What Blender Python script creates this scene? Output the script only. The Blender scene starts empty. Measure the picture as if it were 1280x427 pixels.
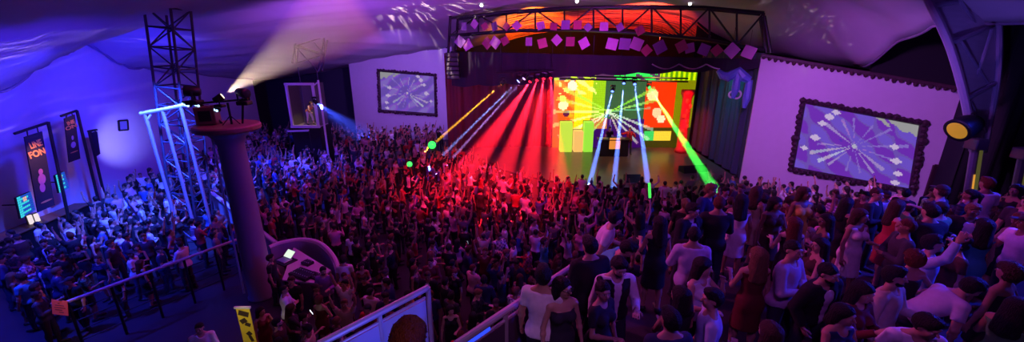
import bpy, math, random
import numpy as np
from mathutils import Vector, Matrix, Euler

random.seed(7)
SC = bpy.context.scene
COL = SC.collection
PI = math.pi

# ------------------------------------------------------------------ camera
CAM_Z = 7.9
PITCH = math.radians(17.0)
FPX = 500.0
cam_d = bpy.data.cameras.new('camera')
cam_d.sensor_width = 36.0
cam_d.lens = 36.0 * FPX / 1280.0
cam_d.clip_end = 200.0
cam = bpy.data.objects.new('camera', cam_d)
COL.objects.link(cam)
cam.location = (0, 0, CAM_Z)
cam.rotation_euler = (PI / 2 - PITCH, 0, 0)
SC.camera = cam
CP, SP = math.cos(PITCH), math.sin(PITCH)


def ray(px, py):
    """World direction of the photograph's pixel."""
    a, b = px - 640.0, 213.5 - py
    return Vector((a, b * SP + FPX * CP, b * CP - FPX * SP))


def at(px, py, z=None, y=None, x=None):
    """The point of a real plane (a floor, a wall) that the pixel shows."""
    d = ray(px, py)
    if z is not None:
        s = (z - CAM_Z) / d.z
    elif y is not None:
        s = y / d.y
    else:
        s = x / d.x
    return Vector((0, 0, CAM_Z)) + d * s


def project(p):
    x, y, z = p[0], p[1], p[2] - CAM_Z
    w = y * CP - z * SP
    v = y * SP + z * CP
    return 640 + FPX * x / w, 213.5 - FPX * v / w, w


# --------------------------------------------------------------- materials
MATS = {}


def mat(name, color=(0.5, 0.5, 0.5), rough=0.6, metal=0.0, emit=None, strength=0.0, noise=0.0, nscale=8.0, bump=0.0, spec=0.5):
    if name in MATS:
        return MATS[name]
    m = bpy.data.materials.new(name)
    m.use_nodes = True
    nt = m.node_tree
    b = nt.nodes['Principled BSDF']
    b.inputs['Base Color'].default_value = (*color, 1)
    b.inputs['Roughness'].default_value = rough
    b.inputs['Metallic'].default_value = metal
    b.inputs['Specular IOR Level'].default_value = spec
    if emit:
        b.inputs['Emission Color'].default_value = (*emit, 1)
        b.inputs['Emission Strength'].default_value = strength
    if noise or bump:
        tc = nt.nodes.new('ShaderNodeTexCoord')
        nz = nt.nodes.new('ShaderNodeTexNoise')
        nz.inputs['Scale'].default_value = nscale
        nz.inputs['Detail'].default_value = 4
        nt.links.new(tc.outputs['Object'], nz.inputs['Vector'])
        if noise:
            mx = nt.nodes.new('ShaderNodeMixRGB')
            mx.inputs[1].default_value = (*[c * (1 - noise) for c in color], 1)
            mx.inputs[2].default_value = (*[min(1, c * (1 + noise)) for c in color], 1)
            nt.links.new(nz.outputs['Fac'], mx.inputs[0])
            nt.links.new(mx.outputs[0], b.inputs['Base Color'])
        if bump:
            bp = nt.nodes.new('ShaderNodeBump')
            bp.inputs['Strength'].default_value = bump
            bp.inputs['Distance'].default_value = 0.02
            nt.links.new(nz.outputs['Fac'], bp.inputs['Height'])
            nt.links.new(bp.outputs[0], b.inputs['Normal'])
    MATS[name] = m
    return m


def own_color_mat(name, rough, noise=0.15, nscale=14, pattern=None, strands=False):
    """A material whose base colour is the object's own colour (each garment is dyed individually)."""
    if name in MATS:
        return MATS[name]
    m = bpy.data.materials.new(name)
    m.use_nodes = True
    nt = m.node_tree
    b = nt.nodes['Principled BSDF']
    b.inputs['Roughness'].default_value = rough
    oi = nt.nodes.new('ShaderNodeObjectInfo')
    tc = nt.nodes.new('ShaderNodeTexCoord')
    nz = nt.nodes.new('ShaderNodeTexNoise')
    nz.inputs['Scale'].default_value = nscale
    nz.inputs['Detail'].default_value = 3
    nt.links.new(tc.outputs['Object'], nz.inputs['Vector'])
    mr = nt.nodes.new('ShaderNodeMapRange')
    mr.inputs[3].default_value = 1 - noise
    mr.inputs[4].default_value = 1 + noise
    nt.links.new(nz.outputs['Fac'], mr.inputs[0])
    mul = nt.nodes.new('ShaderNodeVectorMath')
    mul.operation = 'SCALE'
    nt.links.new(oi.outputs['Color'], mul.inputs[0])
    nt.links.new(mr.outputs[0], mul.inputs['Scale'])
    out = mul.outputs[0]
    if pattern:
        if pattern == 'check':
            tx = nt.nodes.new('ShaderNodeTexChecker')
            tx.inputs['Scale'].default_value = 14
            fac = tx.outputs['Fac']
        else:
            tx = nt.nodes.new('ShaderNodeTexWave')
            tx.bands_direction = 'Z' if pattern == 'stripe' else 'X'
            tx.inputs['Scale'].default_value = 5
            fac = tx.outputs['Fac']
        nt.links.new(tc.outputs['Object'], tx.inputs['Vector'])
        mx = nt.nodes.new('ShaderNodeMixRGB')
        mx.blend_type = 'MULTIPLY'
        mx.inputs[2].default_value = (0.25, 0.25, 0.4, 1)
        nt.links.new(fac, mx.inputs[0])
        nt.links.new(out, mx.inputs[1])
        out = mx.outputs[0]
    if strands:
        mp = nt.nodes.new('ShaderNodeMapping')
        mp.inputs['Scale'].default_value = (3, 3, .5)
        bp = nt.nodes.new('ShaderNodeBump')
        bp.inputs['Strength'].default_value = 0.8
        bp.inputs['Distance'].default_value = 0.03
        nt.links.new(tc.outputs['Object'], mp.inputs['Vector'])
        nt.links.new(mp.outputs[0], nz.inputs['Vector'])
        nt.links.new(nz.outputs['Fac'], bp.inputs['Height'])
        nt.links.new(bp.outputs[0], b.inputs['Normal'])
        b.inputs['Specular IOR Level'].default_value = 0.35
    nt.links.new(out, b.inputs['Base Color'])
    MATS[name] = m
    return m


def haze_mat(name, density, color=(1, 1, 1), aniso=0.0):
    m = bpy.data.materials.new(name)
    m.use_nodes = True
    nt = m.node_tree
    nt.nodes.remove(nt.nodes['Principled BSDF'])
    v = nt.nodes.new('ShaderNodeVolumeScatter')
    v.inputs['Density'].default_value = density
    v.inputs['Color'].default_value = (*color, 1)
    v.inputs['Anisotropy'].default_value = aniso
    nt.links.new(v.outputs[0], nt.nodes['Material Output'].inputs['Volume'])
    m.cycles.volume_sampling = 'EQUIANGULAR'
    m.cycles.homogeneous_volume = True
    MATS[name] = m
    return m


# ------------------------------------------------------------ mesh builder
class MB:
    def __init__(self):
        self.v, self.f, self.m = [], [], []

    def add(self, vs, fs, mi=0):
        b = len(self.v)
        self.v += [tuple(p) for p in vs]
        self.f += [tuple(b + i for i in f) for f in fs]
        self.m += [mi] * len(fs)
        return self

    def box(self, c, s, rot=None, mi=0):
        h = [k / 2 for k in s]
        vs = [Vector((x * h[0], y * h[1], z * h[2])) for x in (-1, 1) for y in (-1, 1) for z in (-1, 1)]
        if rot is not None:
            vs = [rot @ p for p in vs]
        c = Vector(c)
        return self.add([p + c for p in vs], [(0, 1, 3, 2), (4, 6, 7, 5), (0, 4, 5, 1), (2, 3, 7, 6), (0, 2, 6, 4), (1, 5, 7, 3)], mi)

    def bevel_box(self, c, s, r, rot=None, mi=0):
        """A box with chamfered edges."""
        hx, hy, hz = [k / 2 for k in s]
        vs, idx = [], {}
        for sx in (-1, 1):
            for sy in (-1, 1):
                for sz in (-1, 1):
                    for ax in range(3):
                        p = [sx * (hx - r), sy * (hy - r), sz * (hz - r)]
                        p[ax] = (sx, sy, sz)[ax] * (hx, hy, hz)[ax]
                        idx[(sx, sy, sz, ax)] = len(vs)
                        vs.append(Vector(p))
        fs = []
        for ax in range(3):
            o = [a for a in range(3) if a != ax]
            for s_ in (-1, 1):
                loop = []
                for a, b in ((-1, -1), (1, -1), (1, 1), (-1, 1)):
                    k = [0, 0, 0]
                    k[ax], k[o[0]], k[o[1]] = s_, a, b
                    loop.append(idx[(*k, ax)])
                fs.append(tuple(loop))
            for a in (-1, 1):
                for b in (-1, 1):
                    k0, k1 = [0, 0, 0], [0, 0, 0]
                    k0[o[0]] = k1[o[0]] = a
                    k0[o[1]] = k1[o[1]] = b
                    k0[ax], k1[ax] = -1, 1
                    fs.append((idx[(*k0, o[0])], idx[(*k1, o[0])], idx[(*k1, o[1])], idx[(*k0, o[1])]))
        for sx in (-1, 1):
            for sy in (-1, 1):
                for sz in (-1, 1):
                    fs.append(tuple(idx[(sx, sy, sz, a)] for a in range(3)))
        if rot is not None:
            vs = [rot @ p for p in vs]
        c = Vector(c)
        return self.add([p + c for p in vs], fs, mi)

    def tube(self, pts, r, n=8, caps=True, mi=0):
        pts = [Vector(p) for p in pts]
        rs = r if isinstance(r, (list, tuple)) else [r] * len(pts)
        vs, fs = [], []
        ref = None
        for i, p in enumerate(pts):
            t = (pts[min(i + 1, len(pts) - 1)] - pts[max(i - 1, 0)]).normalized()
            if ref is None:
                ref = t.orthogonal().normalized()
            ref = (ref - t * ref.dot(t)).normalized()
            bi = t.cross(ref)
            vs += [p + (ref * math.cos(2 * PI * k / n) + bi * math.sin(2 * PI * k / n)) * rs[i] for k in range(n)]
        for i in range(len(pts) - 1):
            for k in range(n):
                a, b = i * n + k, i * n + (k + 1) % n
                fs.append((a, b, b + n, a + n))
        if caps:
            fs.append(tuple(reversed(range(n))))
            fs.append(tuple(range((len(pts) - 1) * n, len(pts) * n)))
        return self.add(vs, fs, mi)

    def lathe(self, prof, c=(0, 0, 0), n=20, rot=None, mi=0):
        """prof: (radius, height) pairs turned round the z axis."""
        vs, fs = [], []
        for r, z in prof:
            vs += [Vector((r * math.cos(2 * PI * k / n), r * math.sin(2 * PI * k / n), z)) for k in range(n)]
        for i in range(len(prof) - 1):
            for k in range(n):
                a, b = i * n + k, i * n + (k + 1) % n
                fs.append((a, b, b + n, a + n))
        fs.append(tuple(reversed(range(n))))
        fs.append(tuple(range((len(prof) - 1) * n, len(prof) * n)))
        if rot is not None:
            vs = [rot @ p for p in vs]
        c = Vector(c)
        return self.add([p + c for p in vs], fs, mi)

    def sphere(self, c, r, n=10, mi=0):
        r3 = r if isinstance(r, (list, tuple)) else (r, r, r)
        prof_n = n
        vs, fs = [], []
        for i in range(prof_n + 1):
            th = PI * (0.02 + 0.96 * i / prof_n)
            for k in range(n * 2):
                a = PI * k / n
                vs.append(Vector((c[0] + r3[0] * math.sin(th) * math.cos(a), c[1] + r3[1] * math.sin(th) * math.sin(a), c[2] - r3[2] * math.cos(th))))
        w = n * 2
        for i in range(prof_n):
            for k in range(w):
                a, b = i * w + k, i * w + (k + 1) % w
                fs.append((a, b, b + w, a + w))
        fs.append(tuple(reversed(range(w))))
        fs.append(tuple(range(prof_n * w, (prof_n + 1) * w)))
        return self.add(vs, fs, mi)

    def prism(self, poly, z0, z1, mi=0):
        """A closed outline in plan, extruded upwards."""
        n = len(poly)
        vs = [(p[0], p[1], z0) for p in poly] + [(p[0], p[1], z1) for p in poly]
        fs = [tuple(reversed(range(n))), tuple(range(n, 2 * n))]
        fs += [(k, (k + 1) % n, n + (k + 1) % n, n + k) for k in range(n)]
        return self.add(vs, fs, mi)

    def slab(self, p0, p1, z0, z1, th, mi=0):
        """An upright board from p0 to p1 in plan; the thickness lies behind, to the left of the way p0 to p1."""
        d = Vector((p1[0] - p0[0], p1[1] - p0[1], 0)).normalized()
        nrm = Vector((-d.y, d.x, 0)) * th
        q = [Vector((p0[0], p0[1], 0)), Vector((p1[0], p1[1], 0))]
        return self.prism([q[0], q[1], q[1] + nrm, q[0] + nrm], z0, z1, mi)

    def build(self, name, m, parent=None, smooth=False):
        me = bpy.data.meshes.new(name)
        off = parent_loc(parent)
        me.from_pydata([(p[0] - off[0], p[1] - off[1], p[2] - off[2]) for p in self.v], [], self.f)
        for k in (m if isinstance(m, (list, tuple)) else [m]):
            me.materials.append(k)
        if any(self.m):
            me.polygons.foreach_set('material_index', self.m)
        if smooth:
            me.polygons.foreach_set('use_smooth', [True] * len(me.polygons))
        me.validate()
        me.update()
        o = bpy.data.objects.new(name, me)
        COL.objects.link(o)
        if parent is not None:
            o.parent = parent
        return o


BASE = {}


def parent_loc(p):
    """Where the thing's base stood while its parts were being built (parts are given in world coordinates)."""
    return BASE.get(p.name, (0, 0, 0)) if p is not None else (0, 0, 0)


def thing(name, label, cat, loc=(0, 0, 0), group=None):
    o = bpy.data.objects.new(name, None)
    o.empty_display_size = 0.1
    COL.objects.link(o)
    o.location = loc
    BASE[o.name] = tuple(loc)
    o['label'], o['category'] = label, cat
    if group:
        o['group'] = group
    return o


def local_thing(name, label, cat, group=None):
    """A thing built round its own origin, to be moved or copied afterwards."""
    return thing(name, label, cat, (0, 0, 0), group)


def tag(o, label, cat, group=None):
    o['label'], o['category'] = label, cat
    if group:
        o['group'] = group
    return o


def structure(o, kind='structure'):
    o['kind'] = kind
    return o


def part(mb, name, m, parent, smooth=False):
    o = mb.build(name, m, parent, smooth)
    BASE[o.name] = BASE.get(parent.name, (0, 0, 0))
    return o


KIDS = {}


def copy_tree(root, label=None, group=None):
    """A copy of a thing with copies of its parts and sub-parts (mesh data shared)."""
    if not KIDS.get(root.name):
        KIDS[root.name] = [(c, list(c.children)) for c in root.children]
    r = root.copy()
    COL.objects.link(r)
    for c, subs in KIDS[root.name]:
        k = c.copy()
        COL.objects.link(k)
        k.parent = r
        for g in subs:
            q = g.copy()
            COL.objects.link(q)
            q.parent = k
    if label:
        r['label'] = label
    if group:
        r['group'] = group
    return r


def aim(d, up=Vector((0, 0, 1))):
    """Rotation that turns local -Z onto d."""
    return Vector(d).to_track_quat('-Z', 'Y')


def spot(name, loc, target, color, power, angle_deg, blend=0.3, radius=0.05):
    l = bpy.data.lights.new(name, 'SPOT')
    l.color = color
    l.energy = power
    l.spot_size = math.radians(angle_deg)
    l.spot_blend = blend
    l.shadow_soft_size = radius
    o = bpy.data.objects.new(name, l)
    COL.objects.link(o)
    o.location = loc
    o.rotation_euler = aim(Vector(target) - Vector(loc)).to_euler()
    return o


def area(name, loc, target, color, power, sx, sy):
    l = bpy.data.lights.new(name, 'AREA')
    l.shape = 'RECTANGLE'
    l.size, l.size_y = sx, sy
    l.color = color
    l.energy = power
    o = bpy.data.objects.new(name, l)
    COL.objects.link(o)
    o.location = loc
    o.rotation_euler = aim(Vector(target) - Vector(loc)).to_euler()
    return o
# ------------------------------------------------------------------ people
# Bodies, hair and clothes are distance fields meshed by surface nets: one continuous surface each.


def smin(a, b, k):
    if k <= 0:
        return np.minimum(a, b)
    h = np.clip(0.5 + 0.5 * (b - a) / k, 0, 1)
    return b + (a - b) * h - k * h * (1 - h)


class Field:
    def __init__(self, lo, hi, step):
        self.step = step
        self.lo = np.array(lo, float)
        self.n = np.ceil((np.array(hi, float) - self.lo) / step).astype(int) + 1
        self.d = np.full(self.n, 0.12, dtype=np.float32)
        self.ax = [self.lo[i] + step * np.arange(self.n[i]) for i in range(3)]

    def sub(self, lo, hi, pad):
        s = []
        for i in range(3):
            a = int(max(0, math.floor((lo[i] - pad - self.lo[i]) / self.step)))
            b = int(min(self.n[i], math.ceil((hi[i] + pad - self.lo[i]) / self.step) + 1))
            if b <= a:
                return None
            s.append(slice(a, b))
        return tuple(s)

    def pts(self, s):
        return (self.ax[0][s[0]][:, None, None], self.ax[1][s[1]][None, :, None], self.ax[2][s[2]][None, None, :])

    def cone(self, a, b, r1, r2, k=0.02, cut=False):
        a, b = np.array(a, float), np.array(b, float)
        r = max(r1, r2)
        s = self.sub(np.minimum(a, b) - r, np.maximum(a, b) + r, 0.05)
        if s is None:
            return
        X, Y, Z = self.pts(s)
        ab = b - a
        L = max(float(ab @ ab), 1e-9)
        t = np.clip(((X - a[0]) * ab[0] + (Y - a[1]) * ab[1] + (Z - a[2]) * ab[2]) / L, 0, 1)
        d = np.sqrt((X - a[0] - t * ab[0]) ** 2 + (Y - a[1] - t * ab[1]) ** 2 + (Z - a[2] - t * ab[2]) ** 2) - (r1 + (r2 - r1) * t)
        if cut:   # flat end at b
            d = np.maximum(d, ((X - b[0]) * ab[0] + (Y - b[1]) * ab[1] + (Z - b[2]) * ab[2]) / math.sqrt(L))
        self.d[s] = smin(self.d[s], d, k)

    def ell(self, c, r, R=None, k=0.02, carve=False):
        c, r = np.array(c, float), np.array(r, float)
        m = float(r.max())
        s = self.sub(c - m, c + m, 0.05)
        if s is None:
            return
        X, Y, Z = self.pts(s)
        X, Y, Z = X - c[0], Y - c[1], Z - c[2]
        if R is not None:
            q = [X * R[0, i] + Y * R[1, i] + Z * R[2, i] for i in range(3)]
        else:
            q = [X, Y, Z]
        k0 = np.sqrt((q[0] / r[0]) ** 2 + (q[1] / r[1]) ** 2 + (q[2] / r[2]) ** 2)
        k1 = np.sqrt((q[0] / r[0] ** 2) ** 2 + (q[1] / r[1] ** 2) ** 2 + (q[2] / r[2] ** 2) ** 2)
        d = k0 * (k0 - 1) / np.maximum(k1, 1e-6)
        if carve:
            self.d[s] = -smin(-self.d[s], d, k)
        else:
            self.d[s] = smin(self.d[s], d, k)

    def keep(self, p, nrm):
        """Cut away everything on the side of the plane that the normal points to."""
        X, Y, Z = self.ax[0][:, None, None], self.ax[1][None, :, None], self.ax[2][None, None, :]
        self.d = np.maximum(self.d, ((X - p[0]) * nrm[0] + (Y - p[1]) * nrm[1] + (Z - p[2]) * nrm[2]).astype(np.float32))

    def mesh(self):
        """Naive surface nets."""
        D = self.d
        ins = D < 0
        c = np.zeros(tuple(k - 1 for k in D.shape), dtype=np.int8)
        for i in (0, 1):
            for j in (0, 1):
                for k in (0, 1):
                    c += ins[i:i + c.shape[0], j:j + c.shape[1], k:k + c.shape[2]]
        act = np.argwhere((c > 0) & (c < 8))
        if not len(act):
            return np.zeros((0, 3)), np.zeros((0, 4), int)
        acc = np.zeros((len(act), 3))
        cnt = np.zeros(len(act))
        corners = [(i, j, k) for i in (0, 1) for j in (0, 1) for k in (0, 1)]
        for a in range(8):
            for b in range(a + 1, 8):
                df = [corners[b][q] - corners[a][q] for q in range(3)]
                if sum(abs(x) for x in df) != 1:
                    continue
                ia, ib = act + corners[a], act + corners[b]
                va, vb = D[tuple(ia.T)], D[tuple(ib.T)]
                x = (va < 0) != (vb < 0)
                t = np.where(x, va / np.where(x, va - vb, 1), 0)
                acc += np.where(x[:, None], ia + t[:, None] * np.array(df), 0)
                cnt += x
        V = acc / cnt[:, None] * self.step + self.lo
        idx = np.full(c.shape, -1, dtype=np.int64)
        idx[tuple(act.T)] = np.arange(len(act))
        F = []
        for ax in range(3):
            o = [q for q in range(3) if q != ax]
            sl0, sl1 = [slice(None)] * 3, [slice(None)] * 3
            sl0[ax], sl1[ax] = slice(0, -1), slice(1, None)
            A, B = ins[tuple(sl0)], ins[tuple(sl1)]
            e = np.argwhere(A != B)
            e = e[(e[:, o[0]] > 0) & (e[:, o[1]] > 0) & (e[:, o[0]] < D.shape[o[0]] - 1) & (e[:, o[1]] < D.shape[o[1]] - 1)]
            if not len(e):
                continue
            q = []
            for da, db in ((1, 1), (0, 1), (0, 0), (1, 0)):
                g = e.copy()
                g[:, o[0]] -= da
                g[:, o[1]] -= db
                q.append(idx[tuple(g.T)])
            q = np.stack(q, 1)
            flip = A[tuple(e.T)]
            if ax == 1:
                flip = ~flip
            q[~flip] = q[~flip][:, ::-1]
            F.append(q)
        F = np.concatenate(F)
        return V, F[(F >= 0).all(1)]


def np_mesh(name, V, F, mats, mi=None):
    me = bpy.data.meshes.new(name)
    me.vertices.add(len(V))
    me.vertices.foreach_set('co', V.astype(np.float32).ravel())
    me.loops.add(len(F) * 4)
    me.loops.foreach_set('vertex_index', F.astype(np.int32).ravel())
    me.polygons.add(len(F))
    me.polygons.foreach_set('loop_start', np.arange(0, len(F) * 4, 4, dtype=np.int32))
    me.polygons.foreach_set('use_smooth', np.ones(len(F), dtype=bool))
    if mi is not None:
        me.polygons.foreach_set('material_index', mi.astype(np.int32))
    for k in mats:
        me.materials.append(k)
    me.update(calc_edges=True)
    return me


def rotm(rx=0, ry=0, rz=0):
    return np.array(Euler((math.radians(rx), math.radians(ry), math.radians(rz)), 'XYZ').to_matrix())


def unit(v):
    v = np.array(v, float)
    return v / np.linalg.norm(v)


def slim(me, ratio):
    """Fewer faces where the surface is flat (far figures do not need them)."""
    o = bpy.data.objects.new('slim', me)
    COL.objects.link(o)
    d = o.modifiers.new('d', 'DECIMATE')
    d.ratio = ratio
    out = bpy.data.meshes.new_from_object(o.evaluated_get(bpy.context.evaluated_depsgraph_get()))
    out.name = me.name
    bpy.data.objects.remove(o)
    bpy.data.meshes.remove(me)
    return out


class Pose:
    """A posed skeleton, 1.75 m tall, feet on z = 0, facing -Y. Degrees; arms as directions in the torso's frame."""

    def __init__(s, lean=0, twist=0, side=0, head=(0, 0, 0), la=((.25, -.05, -1), (.12, -.3, -1)), ra=((-.25, -.05, -1), (-.12, -.3, -1)), step=0.05, stance=0.11, fem=False, curl=0.5, knee=0.0):
        s.fem = fem
        s.curl = curl
        piv = np.array((0, 0, 0.95))
        s.T = rotm(lean, side, twist)
        hipshift = np.array((0, 0.10 * math.sin(math.radians(max(lean, 0))), -knee))
        s.tp = lambda p: s.T @ (np.array(p, float) - piv) + piv + hipshift
        s.H = s.T @ rotm(*head)
        neck = np.array((0, 0, 1.53))
        nk = s.tp(neck)
        s.hp = lambda p: s.H @ (np.array(p, float) - neck) + nk
        sw = 0.16 if fem else 0.182
        s.sw = sw
        s.arms = []
        for sgn, (u, f) in ((1, la), (-1, ra)):
            sh = s.tp((sgn * sw, 0.0, 1.405))
            el = sh + s.T @ unit(u) * 0.285
            wr = el + s.T @ unit(f) * 0.25
            s.arms.append((sgn, sh, el, wr))
        s.legs = []
        for sgn in (1, -1):
            hip = np.array((sgn * 0.088, 0, 0.92)) + hipshift
            kn = np.array((sgn * (0.095 + stance * 0.2), -step * sgn * 0.5 - 0.03 - knee * 1.2, 0.50 - knee * .5))
            an = np.array((sgn * stance, -step * sgn, 0.085))
            s.legs.append((sgn, hip, kn, an))

    def bounds(s, pad=0.16):
        P = [s.hp((0, 0, 1.75)), s.hp((0, -.12, 1.6)), s.hp((0, .12, 1.6)), s.tp((.22, 0, 1.3)), s.tp((-.22, 0, 1.3)), s.tp((0, .2, 1.0)), s.tp((0, -.2, 1.0))]
        for _, a, b, c in s.arms:
            P += [a, b, c, c + (c - b) * 0.75]
        for _, a, b, c in s.legs:
            P += [a, b, c, c + np.array((0, -.2, 0))]
        P = np.array(P)
        lo, hi = P.min(0) - pad, P.max(0) + pad
        lo[2] = -0.03
        return lo, hi


def f_torso(F, P, g=0.0, k=0.04, legs=False):
    fem = P.fem
    T = P.T
    F.ell(P.tp((0, 0.005, 0.96)), (0.165 + g, 0.118 + g, 0.13 + g), T, k)
    F.ell(P.tp((0, 0, 1.11)), ((0.128 if fem else 0.15) + g, (0.095 if fem else 0.11) + g, 0.16 + g), T, k)
    F.ell(P.tp((0, 0.005, 1.29)), ((0.15 if fem else 0.178) + g, (0.105 if fem else 0.122) + g, 0.185 + g), T, k)
    F.cone(P.tp((P.sw - .03, 0.01, 1.405)), P.tp((-(P.sw - .03), 0.01, 1.405)), 0.056 + g, 0.056 + g, k)
    for s in (1, -1):
        F.cone(P.tp((s * .10, .015, 1.44)), P.tp((s * .03, .01, 1.51)), 0.04 + g, 0.035 + g, k)
        if fem:
            F.ell(P.tp((s * .075, -.085, 1.29)), (0.066 + g, 0.062 + g, 0.064 + g), T, 0.03)
        F.ell(P.tp((s * .078, .055, 0.90)), (0.09 + g, 0.085 + g, 0.10 + g), T, k)


def f_arms(F, P, g=0.0, k=0.02, length=2.0, cut=False):
    """length: 0.6 = short sleeve, 1 = elbow, 2 = wrist."""
    sc = 0.82 if P.fem else 1.0
    for sgn, sh, el, wr in P.arms:
        F.ell(sh, (0.054 * sc + min(g, .012),) * 3, None, 0.02)
        t = min(length, 1.0)
        F.cone(sh, sh + (el - sh) * t, 0.053 * sc + g, (0.053 + (0.040 - 0.053) * t) * sc + g, k, cut=cut and length <= 1)
        if length > 1:
            u = min(length - 1, 1)
            F.cone(el, el + (wr - el) * u, 0.042 * sc + g, (0.042 + (0.027 - 0.042) * u) * sc + g, 0.012, cut=cut)
            if not cut:
                F.ell(el + (wr - el) * 0.3, (0.044 * sc + g,) * 3, None, 0.02)


def f_legs(F, P, g=0.0, gcalf=None, k=0.03):
    gc = g if gcalf is None else gcalf
    for sgn, hip, kn, an in P.legs:
        F.cone(hip, kn, 0.088 + g, 0.055 + (g + gc) / 2, k)
        F.cone(kn, an, 0.054 + gc, 0.036 + gc, 0.02)
        F.ell(kn + (an - kn) * 0.28 + np.array((0, .018, 0)), (0.053 + gc, 0.056 + gc, 0.11 + gc), None, 0.02)


def f_feet(F, P, g=0.0):
    for sgn, hip, kn, an in P.legs:
        toe = np.array((an[0] + sgn * 0.03, an[1] - 0.17, 0.03))
        F.cone(an + np.array((0, 0.02, -0.045)), toe, 0.042 + g, 0.032 + g, 0.015)
        F.cone(an, an + np.array((0, 0.02, -0.045)), 0.037 + g, 0.04 + g, 0.02)


def hand_frame(sgn, el, wr, P):
    d = unit(wr - el)
    ref = P.T @ np.array((0, -1, 0.25))
    n = np.cross(d, ref)
    if np.linalg.norm(n) < 0.2:
        n = np.cross(d, np.array((1, 0, 0)))
    w = unit(np.cross(unit(n), d))      # across the palm, thumb side
    n = unit(np.cross(d, w)) * sgn
    if n @ (-sgn * (P.T @ np.array((1, 0, 0)))) < 0:
        n = -n                          # the palm faces the body
    return d, w, n


def f_hands(F, P):
    for sgn, sh, el, wr in P.arms:
        d, w, n = hand_frame(sgn, el, wr, P)
        R = np.stack([w, n, d], 1)
        sc = 0.92 if P.fem else 1.0
        F.ell(wr + d * 0.05 * sc, (0.041 * sc, 0.018, 0.056 * sc), R, 0.015)
        cu = P.curl
        for i, (off, ln) in enumerate(((0.031, 0.070), (0.0105, 0.078), (-0.0105, 0.073), (-0.031, 0.058))):
            a = wr + d * 0.088 * sc + w * off * sc
            d1 = unit(d + n * 0.55 * cu + w * off * 1.6)
            b = a + d1 * ln * 0.5 * sc
            d2 = unit(d * (1 - 0.9 * cu) + n * (0.2 + 1.6 * cu) * cu + w * off)
            c = b + d2 * ln * 0.55 * sc
            F.cone(a, b, 0.0102, 0.0095, 0.004)
            F.cone(b, c, 0.0095, 0.0085, 0.003)
        a = wr + d * 0.028 * sc + w * 0.032 * sc
        b = a + unit(d * 0.75 + w * 0.75 + n * 0.35) * 0.042 * sc
        c = b + unit(d * 0.95 + w * 0.25 + n * 0.5 * cu) * 0.032 * sc
        F.cone(a, b, 0.014, 0.0115, 0.008)
        F.cone(b, c, 0.0115, 0.0095, 0.004)


def f_head(F, P):
    H, h = P.H, P.hp
    F.cone(P.tp((0, .015, 1.44)), h((0, 0, 1.57)), 0.055 if not P.fem else .048, 0.052 if not P.fem else .046, 0.02)
    F.ell(h((0, .012, 1.652)), (0.077, 0.096, 0.098), H, 0.02)
    F.ell(h((0, -.028, 1.588)), (0.057, 0.064, 0.066), H, 0.03)
    F.ell(h((0, -.072, 1.556)), (0.024, 0.02, 0.018), H, 0.02)
    F.cone(h((.035, -.08, 1.67)), h((-.035, -.08, 1.67)), 0.013, 0.013, 0.012)
    for s in (1, -1):
        F.ell(h((s * .034, -.098, 1.648)), (0.02, 0.016, 0.013), H, 0.008, carve=True)
        F.ell(h((s * .034, -.077, 1.647)), (0.0135,) * 3, H, 0.002)
        F.ell(h((s * .079, .012, 1.632)), (0.011, 0.02, 0.031), H, 0.004)
        F.ell(h((s * .042, -.062, 1.612)), (0.022, 0.02, 0.024), H, 0.02)
    F.cone(h((0, -.086, 1.652)), h((0, -.110, 1.616)), 0.009, 0.0145, 0.008)
    F.cone(h((.019, -.086, 1.583)), h((-.019, -.086, 1.583)), 0.0085, 0.0085, 0.005)


MAT_SKIN = own_color_mat('skin', 0.5, 0.06, 30)
MAT_CLOTH = own_color_mat('dyed_cloth', 0.85, 0.18, 18)
MAT_CHECK = own_color_mat('checked_cloth', 0.85, 0.1, 18, pattern='check')
MAT_STRIPE = own_color_mat('striped_cloth', 0.85, 0.1, 18, pattern='stripe')
MAT_HAIR = own_color_mat('hair_strands', 0.62, 0.55, 34, strands=True)
MAT_SHOE = mat('shoe_leather', (0.02, 0.02, 0.022), 0.45)
MAT_EYE = mat('eye_white', (0.5, 0.5, 0.5), 0.3)
MAT_PUPIL = mat('eye_pupil', (0.02, 0.012, 0.01), 0.2)
MAT_LIP = mat('lips', (0.32, 0.09, 0.08), 0.4)


def body_mesh(name, P, step):
    F = Field(*P.bounds(), step)
    f_torso(F, P)
    f_arms(F, P)
    f_legs(F, P)
    f_feet(F, P)
    f_head(F, P)
    if step < 0.012:
        f_hands(F, P)
    else:
        for sgn, sh, el, wr in P.arms:
            d, w, n = hand_frame(sgn, el, wr, P)
            F.ell(wr + d * 0.07, (0.042, 0.026, 0.09), np.stack([w, n, d], 1), 0.02)
    F.keep((0, 0, 0.004), (0, 0, -1))
    V, Q = F.mesh()
    C = V[Q].mean(1)
    mi = np.zeros(len(Q), int)
    for s in (1, -1):
        e = P.hp((s * .034, -.088, 1.647))
        dl = C - e
        q = dl @ P.H
        mi[(np.abs(q[:, 0]) < .015) & (np.abs(q[:, 2]) < .0075) & (q[:, 1] < .02) & (q[:, 1] > -.03)] = 1
        mi[(np.abs(q[:, 0]) < .0065) & (np.abs(q[:, 2]) < .0075) & (q[:, 1] < .02) & (q[:, 1] > -.03)] = 2
    q = (C - P.hp((0, -.088, 1.583))) @ P.H
    mi[(np.abs(q[:, 0]) < .025) & (np.abs(q[:, 2]) < .009) & (q[:, 1] < .012) & (q[:, 1] > -.03)] = 3
    return np_mesh(name, V, Q, [MAT_SKIN, MAT_EYE, MAT_PUPIL, MAT_LIP], mi)


def V3(*a):
    return np.array(a, float)


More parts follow.
